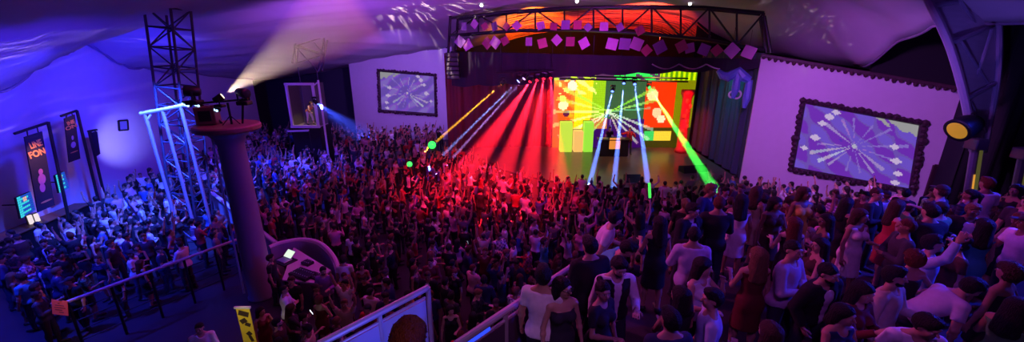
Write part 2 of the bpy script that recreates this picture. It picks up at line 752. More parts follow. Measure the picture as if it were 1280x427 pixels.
def top_field(P, step, sleeve, hem=0.90, g=0.012, neck=1.475, strapless=False, skirt=None, open_front=0.0, flare=0.0):
    F = Field(*P.bounds(), step)
    f_torso(F, P, g)
    if skirt:
        zh, rx = skirt
        a = P.tp((0, 0.01, 1.0)) * V3(1, 1, 0) + V3(0, 0, P.tp((0, 0, 1.0))[2])
        m = (P.legs[0][2] + P.legs[1][2]) / 2
        b = V3(m[0], m[1] + .02, zh)
        n = 7
        for i in range(n + 1):
            t = i / n
            F.ell(a * (1 - t) + b * t, (0.16 + (rx - .16) * t, 0.13 + (rx * .85 - .13) * t, 0.09), None, 0.05)
        F.keep(b, V3(0, 0, -1))
    else:
        F.ell(P.tp((0, 0.012, 0.93)), (0.182 + g, 0.132 + g, 0.16), P.T, 0.03)
        F.keep(P.tp((0, 0, hem)), -(P.T @ V3(0, 0, 1)))
    # the neckline first, then the sleeves, so that raised arms keep theirs
    F.keep(P.tp((0, 0, neck if not strapless else 1.36)), P.T @ V3(0, 0.25 if not strapless else 0, 1))
    if sleeve > 0:
        f_arms(F, P, g + (0.004 if sleeve < 1.2 else 0.0), 0.02, sleeve, cut=True)
    if not strapless:
        F.ell(P.tp((0, -.055, neck + .02)), (0.075, 0.085, 0.075), P.T, 0.008, carve=True)
    if open_front:
        for i in range(8):
            z = 0.80 + i * 0.085
            wdt = open_front * (0.45 + 1.1 * i / 7)
            F.ell(P.tp((0, -.17, z)), (wdt, 0.115, 0.08), P.T, 0.004, carve=True)
    return F


def bottom_field(P, step, z_end=0.07, loose=0.014):
    F = Field(*P.bounds(), step)
    T = P.T
    g = 0.012
    F.ell(P.tp((0, 0.005, 0.96)), (0.165 + g, 0.118 + g, 0.13 + g), T, 0.04)
    for s in (1, -1):
        F.ell(P.tp((s * .078, .055, 0.90)), (0.09 + g, 0.085 + g, 0.10 + g), T, 0.04)
    f_legs(F, P, 0.012, loose)
    F.keep(P.tp((0, 0, 1.02)), T @ V3(0, 0, 1))
    F.keep((0, 0, z_end), (0, 0, -1))
    return F


def hair_field(P, step, style):
    F = Field(*P.bounds(), step)
    H, h = P.H, P.hp
    g = {'short': 0.019, 'crop': 0.010, 'long': 0.021, 'bun': 0.015, 'pony': 0.013, 'curly': 0.038, 'bob': 0.02}[style]
    F.ell(h((0, .014, 1.655)), (0.077 + g, 0.096 + g, 0.098 + g), H, 0.0)
    if style in ('long', 'bob'):
        zl = 1.33 if style == 'long' else 1.50
        nrm = H @ V3(0, -.80, -.60)
        F.keep(h((0, -.075, 1.70)), nrm)
        F.cone(h((0, .055, 1.66)), P.tp((0, .095 if style == 'long' else .08, zl)), 0.085, 0.075, 0.03)
        for s in (1, -1):
            F.cone(h((s * .068, .02, 1.68)), P.tp((s * (.105 if style == 'long' else .085), .03, zl + .03)), 0.032, 0.036, 0.03)
            F.cone(h((s * .05, .05, 1.66)), P.tp((s * .07, .085, zl)), 0.06, 0.055, 0.03)
    else:
        nrm = H @ V3(0, -.80, -.60)
        for sd in (1, -1):
            F.ell(h((sd * .095, -.045, 1.63)), (.05, .062, .05), H, 0.006, carve=True)
        F.keep(h((0, -.082 + (.0 if style != 'curly' else -.02), 1.708)), nrm)
        if style == 'bun':
            F.ell(h((0, .10, 1.735)), (0.042,) * 3, None, 0.01)
        if style == 'pony':
            F.cone(h((0, .10, 1.70)), h((0, .155, 1.64)), 0.03, 0.036, 0.015)
            F.cone(h((0, .155, 1.64)), h((0, .135, 1.42)), 0.036, 0.014, 0.015)
        if style in ('short', 'crop', 'bun', 'pony'):
            X, Y, Z = F.ax[0][:, None, None], F.ax[1][None, :, None], F.ax[2][None, None, :]
            F.d = F.d + (0.004 * np.sin(X * 190 + Y * 60) * np.sin(Y * 130 + Z * 150)).astype(np.float32)
            if style == 'short':
                F.ell(h((.01, -.035, 1.745)), (0.06, 0.055, 0.032), H, 0.025)
        if style == 'curly':
            X, Y, Z = F.ax[0][:, None, None], F.ax[1][None, :, None], F.ax[2][None, None, :]
            F.d = F.d + (0.011 * np.sin(X * 170) * np.sin(Y * 150 + 1) * np.sin(Z * 160) + 0.006 * np.sin(X * 310 + Z * 120) * np.sin(Y * 330)).astype(np.float32)
    return F


LOOKS = {}


def make_look(key, P, hair='short', top=None, bottom=None, jacket=None, beard=False, glasses=False, step=0.0085, cloth=None, cap=False, keep=0.2):
    """One kind of figure: body mesh (the thing) with hair and clothing as its children."""
    parts = []
    body = slim(body_mesh('person', P, step), keep)

    def add(name, F, m, role):
        V, Q = F.mesh()
        if len(Q):
            parts.append((name, slim(np_mesh(name, V, Q, [m]), keep * .6), role))
    if hair:
        add('hair', hair_field(P, step, hair), MAT_HAIR, 'hair')
    if top:
        t = dict(top)
        add(t.pop('name', 'shirt'), top_field(P, step, **t), cloth or MAT_CLOTH, 'top')
    if jacket:
        j = dict(jacket)
        add(j.pop('name', 'jacket'), top_field(P, step, **j), MAT_CLOTH, 'jacket')
    if bottom:
        b = dict(bottom)
        add(b.pop('name', 'trousers'), bottom_field(P, step, **b), MAT_CLOTH, 'bottom')
    F = Field(*P.bounds(), step)
    f_feet(F, P, 0.007)
    F.keep((0, 0, 0.0), (0, 0, -1))
    F.keep((0, 0, 0.10), (0, 0, 1))
    add('shoes', F, MAT_SHOE, 'shoe')
    if beard:
        F = Field(*P.bounds(), step)
        F.ell(P.hp((0, -.028, 1.588)), (0.064, 0.071, 0.070), P.H, 0)
        F.ell(P.hp((0, -.072, 1.556)), (0.031, 0.027, 0.024), P.H, 0.02)
        F.keep(P.hp((0, -.03, 1.60)), P.H @ V3(0, -.35, 1))
        F.keep(P.hp((0, 0.005, 1.6)), P.H @ V3(0, 1, 0))
        F.ell(P.hp((0, -.10, 1.585)), (0.024, 0.03, 0.012), P.H, 0.003, carve=True)
        add('beard', F, MAT_HAIR, 'hair')
    if cap:
        F = Field(*P.bounds(), step)
        F.ell(P.hp((0, .012, 1.66)), (0.092, 0.112, 0.108), P.H, 0)
        F.keep(P.hp((0, 0, 1.685)), P.H @ V3(0, 0, -1))
        F.ell(P.hp((0, -.12, 1.695)), (0.07, 0.075, 0.012), P.H, 0.006)
        add('cap', F, MAT_CLOTH, 'cap')
    if glasses:
        mb = MB()
        for s in (1, -1):
            c = P.hp((s * .034, -.108, 1.647))
            ring = [c + P.H @ V3(.026 * math.cos(a), 0, .02 * math.sin(a)) for a in [2 * PI * i / 12 for i in range(13)]]
            mb.tube([tuple(p) for p in ring], 0.004, 6, False)
            mb.tube([tuple(P.hp((s * .06, -.105, 1.65))), tuple(P.hp((s * .085, .01, 1.65)))], 0.003, 6)
        mb.tube([tuple(P.hp((.01, -.11, 1.65))), tuple(P.hp((-.01, -.11, 1.65)))], 0.003, 6)
        o = mb.build('glasses', MAT_SHOE)
        parts.append(('glasses', o.data, 'shoe'))
        bpy.data.objects.remove(o)
    hands = [tuple(wr + unit(wr - el) * 0.085) for _, _, el, wr in P.arms]
    LOOKS[key] = dict(body=body, parts=parts, hands=hands, head=tuple(P.hp((0, 0, 1.65))), dirs=[tuple(unit(wr - el)) for _, _, el, wr in P.arms])


SKINS = [(0.50, 0.29, 0.20), (0.42, 0.23, 0.15), (0.33, 0.17, 0.10), (0.58, 0.36, 0.26), (0.24, 0.12, 0.07)]
HAIRS = {'black': (0.012, 0.010, 0.010), 'brown': (0.06, 0.03, 0.016), 'light brown': (0.20, 0.11, 0.05), 'auburn': (0.13, 0.03, 0.015)}
PEOPLE = []


def person(key, loc, face, label, group=None, h=1.75, top=(0.5, 0.5, 0.5), bottom=(0.03, 0.03, 0.05), hair='black', skin=0, jacket=(0.02, 0.02, 0.025), cap=(0.03, 0.03, 0.03)):
    """face: degrees; 0 faces the balcony the photograph was taken from, 180 the stage end."""
    L = LOOKS[key]
    o = bpy.data.objects.new('person', L['body'])
    COL.objects.link(o)
    s = h / 1.75
    o.location = loc
    o.scale = (s, s, s)
    o.rotation_euler = (0, 0, math.radians(face))
    o.color = (*SKINS[skin % len(SKINS)], 1)
    o['label'], o['category'] = label, 'person'
    if group:
        o['group'] = group
    for name, me, role in L['parts']:
        c = bpy.data.objects.new(name, me)
        COL.objects.link(c)
        c.parent = o
        c.color = (*{'hair': HAIRS[hair], 'top': top, 'bottom': bottom, 'jacket': jacket, 'cap': cap, 'shoe': (0, 0, 0)}[role], 1)
    PEOPLE.append((o, key))
    return o


def hand_world(o, key, side):
    M = Matrix.LocRotScale(o.location, o.rotation_euler, o.scale)
    return M @ Vector(LOOKS[key]['hands'][side])
UP = ((.35, -.15, .9), (.05, -.25, 1))
UPR = ((-.35, -.15, .9), (-.05, -.25, 1))
UPBENT = ((.55, -.3, .55), (-.25, -.25, 1))
UPBENTR = ((-.55, -.3, .55), (.25, -.25, 1))
DN = ((.25, -.02, -1), (.10, -.25, -1))
DNR = ((-.25, -.02, -1), (-.10, -.25, -1))
CHEST = ((.3, -.25, -1), (-.35, -.9, .25))
CHESTR = ((-.3, -.25, -1), (.35, -.9, .25))
PHONE = ((.25, -.6, -.7), (-.25, -.75, .7))
PHONER = ((-.25, -.6, -.7), (.25, -.75, .7))
HIP = ((.7, .15, -.8), (-.75, -.35, -.5))
HIPR = ((-.7, .15, -.8), (.75, -.35, -.5))
OUTR = ((-.9, -.35, -.35), (-.5, -.8, .3))
CROSS = ((.28, -.3, -1), (-.95, -.55, .12))
CROSSR = ((-.28, -.3, -1), (.95, -.5, .02))
TEE = dict(name='t_shirt', sleeve=0.62)
SHIRT = dict(name='shirt', sleeve=1.95, g=0.016, hem=0.86)
TANK = dict(name='vest_top', sleeve=0, neck=1.44)
DRESS = dict(name='dress', sleeve=0, neck=1.42, skirt=(0.52, 0.2))
STRAP = dict(name='dress', sleeve=0, strapless=True, skirt=(0.6, 0.19))
SUIT = dict(name='jacket', sleeve=1.93, g=0.03, hem=0.78, open_front=0.055, neck=1.49)
WAIST = dict(name='waistcoat', sleeve=0, g=0.024, hem=0.90, open_front=0.035, neck=1.45)
JEANS = dict(name='trousers')
SHORTS = dict(name='shorts', z_end=0.55, loose=0.025)


def make_looks():
    fast = 0.0095
    mk = lambda *a, **k: make_look(*a, **{'step': fast, **k})
    # crowd figures
    mk('man_tee', Pose(la=DN, ra=DNR, head=(6, 0, 10)), 'short', TEE, JEANS)
    mk('man_shirt_cross', Pose(la=CROSS, ra=CROSSR, head=(4, 0, -12)), 'crop', SHIRT, JEANS)
    mk('man_arms_up', Pose(la=UP, ra=UPR, head=(-8, 0, 0), step=.08), 'short', TEE, JEANS)
    mk('man_arm_up', Pose(la=DN, ra=UPBENTR, head=(-4, 0, 15), twist=8), 'short', SHIRT, JEANS)
    mk('man_phone', Pose(la=PHONE, ra=PHONER, head=(18, 0, 0)), 'crop', SHIRT, JEANS, beard=True)
    mk('man_drink', Pose(la=CHEST, ra=DNR, head=(2, 0, 25), twist=-6), 'short', SHIRT, JEANS, beard=True)
    mk('man_cap', Pose(la=DN, ra=CHESTR, head=(4, 0, -20)), 'crop', TEE, JEANS, cap=True)
    mk('man_suit', Pose(la=DN, ra=CHESTR, head=(8, 0, 12), lean=4), 'short', SHIRT, JEANS, jacket=SUIT)
    mk('man_dance', Pose(la=UPBENT, ra=OUTR, twist=18, side=6, head=(0, 0, -20), step=.14, stance=.17, knee=.04), 'crop', TEE, JEANS)
    mk('woman_dress_long', Pose(fem=True, la=CHEST, ra=DNR, head=(4, 0, 18)), 'long', DRESS)
    mk('woman_arms_up', Pose(fem=True, la=UPBENT, ra=UPR, side=5, head=(-6, 0, 8), step=.09), 'long', TANK, SHORTS)
    mk('woman_bun', Pose(fem=True, la=DN, ra=CHESTR, head=(5, 0, -22)), 'bun', TEE, JEANS)
    mk('woman_pony', Pose(fem=True, la=HIP, ra=DNR, head=(0, 0, 20), side=-4), 'pony', TANK, JEANS)
    mk('woman_phone', Pose(fem=True, la=CHEST, ra=PHONER, head=(14, 0, 5)), 'long', SHIRT, JEANS)
    mk('woman_curly', Pose(fem=True, la=DN, ra=HIPR, head=(2, 0, -8)), 'curly', STRAP)
    mk('woman_bob', Pose(fem=True, la=CROSS, ra=CROSSR, head=(6, 0, 20)), 'bob', TANK, JEANS)
    # figures of the near terrace
    mk = lambda *a, **k: make_look(*a, **{'step': fast, 'keep': .4, **k})
    mk('man_lean_talk', Pose(lean=22, la=CHEST, ra=DNR, head=(0, 0, 30), twist=12), 'short', TEE, JEANS)
    mk('man_bend', Pose(lean=48, la=((.3, -.5, -.9), (.1, -.7, -.5)), ra=((-.3, -.6, -.8), (.2, -.7, -.5)), head=(-12, 0, 10)), 'short', TEE, JEANS)
    mk('man_waistcoat', Pose(la=CHEST, ra=DNR, head=(20, 0, 8), lean=6), 'short', SHIRT, JEANS, jacket=WAIST, beard=True)
    mk('woman_glasses', Pose(fem=True, la=DN, ra=DNR, head=(4, 0, 35)), 'long', STRAP, glasses=True)
    mk('woman_ear', Pose(fem=True, la=((.4, -.5, -.6), (-.35, -.1, 1)), ra=CHESTR, head=(10, 8, 35)), 'long', TANK, JEANS)
    mk('man_check', Pose(la=CHEST, ra=CHESTR, head=(22, 0, -6)), 'short', SHIRT, JEANS, cloth=MAT_CHECK)
    mk('man_suit_walk', Pose(la=DN, ra=((-.3, .1, -1), (.1, -.6, -.8)), lean=14, side=-10, head=(0, 6, 10), step=.16), 'crop', SHIRT, JEANS, jacket=SUIT, beard=True)
    mk('woman_stripe', Pose(fem=True, la=DN, ra=CHESTR, head=(4, 0, 20)), 'pony', TEE, SHORTS, cloth=MAT_STRIPE)
    # on show
    mk('show_dancer', Pose(fem=True, lean=40, la=((.3, -.9, .1), (.1, -1, .3)), ra=((-.3, -.8, -.2), (0, -1, .2)), head=(-20, 0, 0), step=.16, stance=.13), 'long', dict(name='costume', sleeve=0, neck=1.42, hem=.86), dict(name='leggings', z_end=.3, loose=.006))
    mk('show_singer', Pose(la=((.5, -.4, -.6), (-.4, -.5, .9)), ra=OUTR, head=(-4, 0, 0), step=.12, stance=.16), 'short', SHIRT, JEANS, jacket=SUIT)
# ---------------------------------------------------------------- the room
M_FLOOR = mat('dark_floor', (0.03, 0.026, 0.035), 0.45, noise=0.4, nscale=1.2)
M_WALL = mat('white_plaster', (0.62, 0.60, 0.66), 0.8, noise=0.05, nscale=3, bump=0.08)
M_BLACK = mat('black_cloth', (0.008, 0.008, 0.011), 0.9)
M_DARK = mat('black_metal', (0.016, 0.016, 0.02), 0.45, 0.3)
M_STEEL = mat('brushed_steel', (0.55, 0.55, 0.6), 0.3, 0.8)
M_WHITEM = mat('white_painted_metal', (0.7, 0.7, 0.74), 0.4)
M_TRUSS = mat('truss_aluminium', (0.06, 0.06, 0.10), 0.5, 0.3)
M_STAGE = mat('stage_boards', (0.10, 0.085, 0.08), 0.28, noise=0.3, nscale=2)
M_WOOD = mat('stained_wood', (0.18, 0.09, 0.05), 0.5, noise=0.3, nscale=6)


def on(p0, p1, px, py):
    """Where the pixel meets the upright plane through two plan points."""
    d = ray(px, py)
    n = Vector((-(p1[1] - p0[1]), p1[0] - p0[0], 0))
    s = (Vector((p0[0], p0[1], CAM_Z)) - Vector((0, 0, CAM_Z))).dot(n) / d.dot(n)
    return Vector((0, 0, CAM_Z)) + d * s


def lerp(a, b, t):
    return a + (b - a) * t


# floor and terraces
structure(MB().box((0, 18, -0.1), (62, 56, 0.2)).build('floor', M_FLOOR))
E0, ED = Vector((-.57, 3.6, 0)), Vector((1.52, 1.6, 0)).normalized()


def edge_x(y):
    """Left edge of the terraces (the line of the nearer gangway rail)."""
    return E0.x + (y - E0.y) * ED.x / ED.y


Z1, Z2, Z3, Y1, Y2, Y3 = 3.7, 2.5, 1.3, 7.6, 10.9, 15.2
M_TER = mat('terrace_carpet', (0.03, 0.02, 0.03), 0.9)
structure(MB().prism([(edge_x(1.5), 1.5), (15, 1.5), (15, Y1), (edge_x(Y1), Y1)], 0, Z1).build('floor_terrace_upper', M_TER))
structure(MB().prism([(edge_x(Y1), Y1 + .002), (15.4, Y1 + .002), (15.4, Y2), (edge_x(Y2) - 1.2, Y2)], 0, Z2).build('floor_terrace_middle', M_TER))
structure(MB().prism([(edge_x(Y2) - 1.2, Y2 + .002), (16, Y2 + .002), (16, Y3), (8.2, Y3), (6.6, 13.5)], 0, Z3).build('floor_terrace_lower', M_TER))

# walls
WL0, WL1 = Vector((-18.6, 3.5, 0)), Vector((-22.35, 35.2, 0))
structure(MB().slab(WL0, WL1, 0, 10.5, 0.3).build('wall_left', M_WALL))
WB0, WB1 = Vector((-14.6, 37.0, 0)), Vector((-5.0, 35.4, 0))
structure(MB().slab(WB0, WB1, 0, 9.4, 0.3).build('wall_back', M_WALL))
structure(MB().slab((-30, 40.5), (-14.0, 40.5), 0, 9.5, 0.3).slab((-14.6, 37.3), (-14.6, 40.5), 0, 9.5, 0.2).build('wall_recess', mat('dark_recess', (0.03, 0.03, 0.05), 0.8)))
WR0 = at(946, 215, z=1.7)
WR0.z = 0
ra_ = math.radians(-25)
WR1 = WR0 + Vector((math.cos(ra_), math.sin(ra_), 0)) * 6.6
tl_, tr_ = on(WR0, WR1, 952, 70), on(WR0, WR1, 1203, 113)
mbw = MB()
nb = Vector((-(WR1 - WR0).y, (WR1 - WR0).x, 0)).normalized() * 0.3
a_, b_ = Vector((tl_.x, tl_.y, 0)), Vector((tr_.x, tr_.y, 0))
quad = [a_, b_, tr_, tl_]
mbw.add(quad + [p + nb for p in quad], [(3, 2, 1, 0), (4, 5, 6, 7), (0, 1, 5, 4), (2, 3, 7, 6), (1, 2, 6, 5), (3, 0, 4, 7)])
structure(mbw.build('wall_right', M_WALL))
# black slab standing for the upper void's darkness; the hall's dark near side
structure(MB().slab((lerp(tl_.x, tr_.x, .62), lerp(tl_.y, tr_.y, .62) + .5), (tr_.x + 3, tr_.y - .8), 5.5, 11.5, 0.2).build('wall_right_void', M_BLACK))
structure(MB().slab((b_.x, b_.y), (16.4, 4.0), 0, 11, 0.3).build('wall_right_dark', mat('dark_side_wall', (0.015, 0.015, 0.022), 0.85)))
structure(MB().slab((12.9, 29.6), (30, 24), 0, 11, .2).slab((-24, 42), (24, 42), 0, 12, .2).build('wall_far', M_BLACK))

# ornate dark coping along the wall tops, and lamps' worth of small rosettes
M_ORN = mat('carved_dark_gilt', (0.055, 0.02, 0.03), 0.55, noise=0.5, nscale=9, bump=0.4)


def coping(name, p, q, h, n):
    mb = MB()
    d = (q - p)
    t = d.normalized()
    up = Vector((0, 0, 1))
    f = t.cross(up).normalized()
    R = Matrix((t, -f, up)).transposed()
    mid = (p + q) / 2 + f * 0.06
    ln = d.length
    ex = d.normalized()
    R2 = Matrix((ex, -f, ex.cross(-f))).transposed()
    mb.bevel_box(mid, (ln, .16, h * .55), .02, R2)
    for i in range(n):
        c = p + d * ((i + .5) / n) + f * .08
        mb.sphere((c.x, c.y, c.z - h * .3), (ln / n * .36, .09, h * (.30 + .18 * ((i * 7) % 3) / 2)), 4)
    return structure(mb.build(name, M_ORN))


coping('trim_right', tl_ + Vector((-.1, -.1, .05)), tr_ + Vector((0, -.1, .05)), 0.30, 30)
bl_, br_ = on(WB0, WB1, 444, 66), on(WB0, WB1, 561, 56)
coping('trim_back', bl_ + Vector((0, -.12, 0)), br_ + Vector((0, -.12, 0)), 0.42, 26)

# dark doorway in the right wall
dl, dr = on(WR0, WR1, 1168, 206), on(WR0, WR1, 1200, 212)
mb = MB()
f_ = nb.normalized() * -0.03
dmb = MB()
dmb.slab(Vector((dl.x, dl.y, 0)) + f_, Vector((dr.x, dr.y, 0)) + f_, 0, dl.z, .02)
d1 = structure(dmb.build('door_1', mat('dark_door', (0.03, 0.01, 0.02), 0.5)))
mb = MB()
for p in (dl, dr):
    mb.box((p.x, p.y, dl.z / 2), (.1, .1, dl.z))
fr = mb.tube([(dl.x, dl.y, dl.z), (dr.x, dr.y, dl.z)], .06, 4).build('door_frame', M_ORN, d1)

# ceiling: a draped fabric canopy
CX = [-24, -22, -16, -10, -4, 2, 8, 12, 14, 16, 21]
CY = [-4, 8, 13, 16, 18.8, 19.7, 22, 28, 34, 42]
CZ = [[5.0, 5.2, 8.0, 9.5, 10.3, 10.5, 10.0, 9.0, 8.2, 7.6, 7],
      [5.0, 5.2, 8.0, 9.5, 10.3, 10.5, 10.0, 9.0, 8.2, 7.6, 7],
      [4.2, 4.6, 8.1, 9.6, 10.4, 10.6, 10.1, 9.0, 8.0, 7.4, 7],
      [4.9, 5.5, 8.4, 9.7, 10.4, 10.6, 10.3, 9.7, 8.4, 7.2, 6.8],
      [7.0, 7.4, 8.9, 9.8, 10.4, 10.6, 10.5, 10.2, 8.7, 7.2, 6.6],
      [7.7, 8.0, 9.1, 9.9, 10.4, 10.6, 10.5, 10.3, 8.9, 7.4, 6.6],
      [6.1, 6.7, 8.5, 9.6, 10.3, 10.6, 10.5, 10.2, 8.7, 7.4, 6.8],
      [5.8, 6.15, 7.6, 8.7, 9.6, 10.5, 10.6, 10.2, 8.9, 7.9, 7.2],
      [5.3, 5.55, 6.6, 7.5, 8.3, 10.1, 10.6, 10.2, 9.2, 8.4, 7.6],
      [5.0, 5.2, 6.2, 7.2, 8.0, 9.6, 10.0, 9.8, 9.6, 9.3, 9.0]]


def pchip(xs, ys, x):
    i = max(0, min(len(xs) - 2, int(np.searchsorted(xs, x)) - 1))
    t = (x - xs[i]) / (xs[i + 1] - xs[i])
    t = max(0, min(1, t))

    def m(k):
        if k <= 0 or k >= len(xs) - 1:
            return 0 if 0 < k else (ys[1] - ys[0]) / (xs[1] - xs[0]) if k == 0 else (ys[-1] - ys[-2]) / (xs[-1] - xs[-2])
        a, b = (ys[k] - ys[k - 1]) / (xs[k] - xs[k - 1]), (ys[k + 1] - ys[k]) / (xs[k + 1] - xs[k])
        return 0 if a * b <= 0 else 2 * a * b / (a + b)
    h = xs[i + 1] - xs[i]
    return (ys[i] * (1 + 2 * t) * (1 - t) ** 2 + h * m(i) * t * (1 - t) ** 2 + ys[i + 1] * t * t * (3 - 2 * t) + h * m(i + 1) * t * t * (t - 1))


def ceil_z(x, y):
    rows = [pchip(CX, r, x) for r in CZ]
    z = pchip(CY, rows, y)
    # folds of the cloth, fanning out from the tie on the left wall
    a = math.atan2(x + 22, y - 19.7)
    r = math.hypot(x + 22, y - 19.7)
    z += 0.10 * math.sin(a * 26) * min(1, r / 4) * math.exp(-r / 14) + 0.03 * math.sin(a * 61 + 1)
    z += 0.025 * math.sin(y * 1.9 + .3 * x) + 0.02 * math.sin(x * 2.3 - y * .7)
    return z


mb = MB()
NXc, NYc = 116, 126
ys = [-3.5 + 45 * j / NYc for j in range(NYc + 1)]


def hem_x(y):
    """The right-hand hem of the cloth, open towards the black void."""
    e = 12.9 + max(0, y - 13) * 0.54
    t = max(0, min(1, (y - 20.5) / 4))
    return lerp(e, 21.0, t * t * (3 - 2 * t))


vs = []
for y in ys:
    for i in range(NXc + 1):
        x = lerp(-23.5, hem_x(y), i / NXc)
        vs.append((x, y, ceil_z(x, y)))
fs = [(j * (NXc + 1) + i, (j + 1) * (NXc + 1) + i, (j + 1) * (NXc + 1) + i + 1, j * (NXc + 1) + i + 1) for j in range(NYc) for i in range(NXc)]
mb.add(vs, fs)
M_CANOPY = mat('canopy_cloth', (0.50, 0.46, 0.54), 0.7, noise=0.10, nscale=1.1, bump=0.25)
ce = structure(mb.build('ceiling', M_CANOPY, smooth=True))
sol = ce.modifiers.new('thickness', 'SOLIDIFY')
sol.thickness = 0.02
sol.offset = 1

# hem cord where the canopy meets the left wall
pts = []
for i in range(70):
    y = 12 + 23 * i / 69
    t = (y - WL0.y) / (WL1.y - WL0.y)
    x = lerp(WL0.x, WL1.x, t) + .12
    pts.append((x, y, ceil_z(x, y) - .06))
structure(MB().tube(pts, .06, 6).build('trim_canopy_left', mat('canopy_hem', (0.25, 0.2, 0.3), 0.7)))

structure(MB().tube([(hem_x(y), y, ceil_z(hem_x(y), y) - .03) for y in [10 + 11.5 * i / 30 for i in range(31)]], .05, 6).build('trim_canopy_right', mat('canopy_hem')))

# slatted roof behind the truss
M_SLAT = mat('orange_red_slats', (0.75, 0.22, 0.12), 0.5, noise=0.2, nscale=3)  # orange-red base colour, varied by noise
rs = structure(MB().box((0, 0, 0), (.1, .1, .1)).build('ceiling_slats', M_SLAT))
mb = MB()
for i in range(15):
    y = 29.5 + i * .62
    q = [(x, y, ceil_z(x, y) - .22 - .02 * i) for x in [-0.5 + 14.3 * k / 12 for k in range(13)]]
    v, f = [], []
    for (x, yy, z) in q:
        v += [(x, yy - .2, z - .05), (x, yy + .2, z + .02), (x, yy + .2, z - .02), (x, yy - .2, z - .09)]
    for k in range(12):
        for c in range(4):
            f.append((k * 4 + c, k * 4 + (c + 1) % 4, (k + 1) * 4 + (c + 1) % 4, (k + 1) * 4 + c))
    f += [(3, 2, 1, 0), (48, 49, 50, 51)]
    mb.add(v, f)
bpy.data.objects.remove(rs)
structure(mb.build('ceiling_slats', M_SLAT))

# ------------------------------------------------------------------- stage
SL, SR = Vector((-4.1, 27.2, 0)), Vector((12.5, 19.9, 0))
BL_, BR_ = Vector((-4.3, 29.6, 0)), Vector((13.0, 29.6, 0))
front = []
for i in range(25):
    t = i / 24
    p = SL.lerp(SR, t)
    n_ = Vector((-(SR - SL).y, (SR - SL).x, 0)).normalized()
    bul = 3.4 * max(0, math.sin(PI * min(1, max(0, (t - .08) / .84)))) ** .75
    front.append(p - n_ * bul)
poly = [(p.x, p.y) for p in front] + [(13.0, 29.6), (-4.3, 29.6)]
structure(MB().prism(poly, 0, 1.0).build('floor_stage', M_STAGE))
mb = MB()
mb.tube([(p.x, p.y - .03, .97) for p in front], .05, 6)
structure(mb.build('trim_stage_lip', M_DARK))


def drape(name, label, p0, p1, z0, z1, m, amp=.12, folds=3.0, group=None, cols=None):
    """A hanging curtain with real folds and thickness."""
    p0, p1 = Vector((p0[0], p0[1], 0)), Vector((p1[0], p1[1], 0))
    d = p1 - p0
    L = d.length
    nrm = Vector((-d.y, d.x, 0)).normalized()
    n = int(L * 14)
    mb = MB()
    front_, back_ = [], []
    for i in range(n + 1):
        s = i / n * L
        o = amp * math.sin(s * folds * 2) + amp * .4 * math.sin(s * folds * 5.3 + 1)
        front_.append(p0 + d * (i / n) + nrm * o)
        back_.append(p0 + d * (i / n) + nrm * (o + .03))
    loop = front_ + back_[::-1]
    N = len(loop)
    v = [(p.x, p.y, z0) for p in loop] + [(p.x, p.y, z1) for p in loop]
    f = [(k, (k + 1) % N, N + (k + 1) % N, N + k) for k in range(N)]
    for k in range(n):
        f.append((k, N - 1 - k, N - 2 - k, k + 1))
        f.append((N + k, N + k + 1, 2 * N - 2 - k, 2 * N - 1 - k))
    o = mb.add(v, f).build(name, m, smooth=False)
    return tag(o, label, 'curtain', group)


M_REDC = mat('dark_red_velvet', (0.16, 0.03, 0.035), 0.85)
M_TEALC = mat('dark_blue_velvet', (0.035, 0.05, 0.09), 0.85)
drape('stage_curtain', 'dark red velvet stage curtain hanging behind the red light beams', (-4.6, 28.2), (2.6, 28.9), 1.0, 7.6, M_REDC)
drape('stage_curtain', 'dark blue stage curtain filling the wing beside the purple wall', (12.75, 20.9), (13.3, 28.9), 1.0, 7.7, M_TEALC)
# --------------------------------------------- truss, hangings, LED wall
def emis(name, c, s):
    return mat(name, (0.02, 0.02, 0.02), 0.4, emit=c, strength=s)


def at_truss(px, py, off=0.0):
    a, b = SL + Vector((-.2, -.6 + off, 0)), SR + Vector((.3, .1 + off, 0))
    return on(a, b, px, py)


tr = thing('stage_truss', 'long black lattice truss spanning the whole stage front under the roof', 'truss', at_truss(760, 60))
top_px = [(563, 23), (640, 14), (720, 9), (800, 8), (880, 9), (955, 16)]
low_px = [(563, 44), (640, 38), (720, 37), (800, 41), (880, 49), (955, 62)]
back = Vector((.35, .9, 0))
for nm, pxs in (('top_chord', top_px), ('bottom_chord', low_px)):
    P_ = [at_truss(*q) for q in pxs]
    for k in range(2):
        part(MB().tube([p + back * k for p in P_], .075, 8), nm, M_DARK, tr)


def along(pxs, t):
    s = t * (len(pxs) - 1)
    i = min(int(s), len(pxs) - 2)
    return at_truss(lerp(pxs[i][0], pxs[i + 1][0], s - i), lerp(pxs[i][1], pxs[i + 1][1], s - i))


NB = 11
for i in range(NB + 1):
    t = i / NB
    part(MB().tube([along(top_px, t), along(low_px, t)], .05, 6), 'post', M_DARK, tr)
    if i < NB:
        u, v = (t, (i + 1) / NB)
        if i % 2:
            u, v = v, u
        part(MB().tube([along(low_px, u), along(top_px, v)], .045, 6), 'diagonal', M_DARK, tr)
        part(MB().tube([along(top_px, t), along(top_px, (i + 1) / NB) + back], .03, 6), 'cross_brace', M_DARK, tr)
for px, dx in ((563, -3), (955, 8)):
    a = at_truss(px, 20)
    b = at_truss(px + dx, 66 if px > 600 else 70)
    part(MB().tube([a, b], .085, 8).tube([a + back, b + back], .085, 8), 'end_leg', M_DARK, tr)

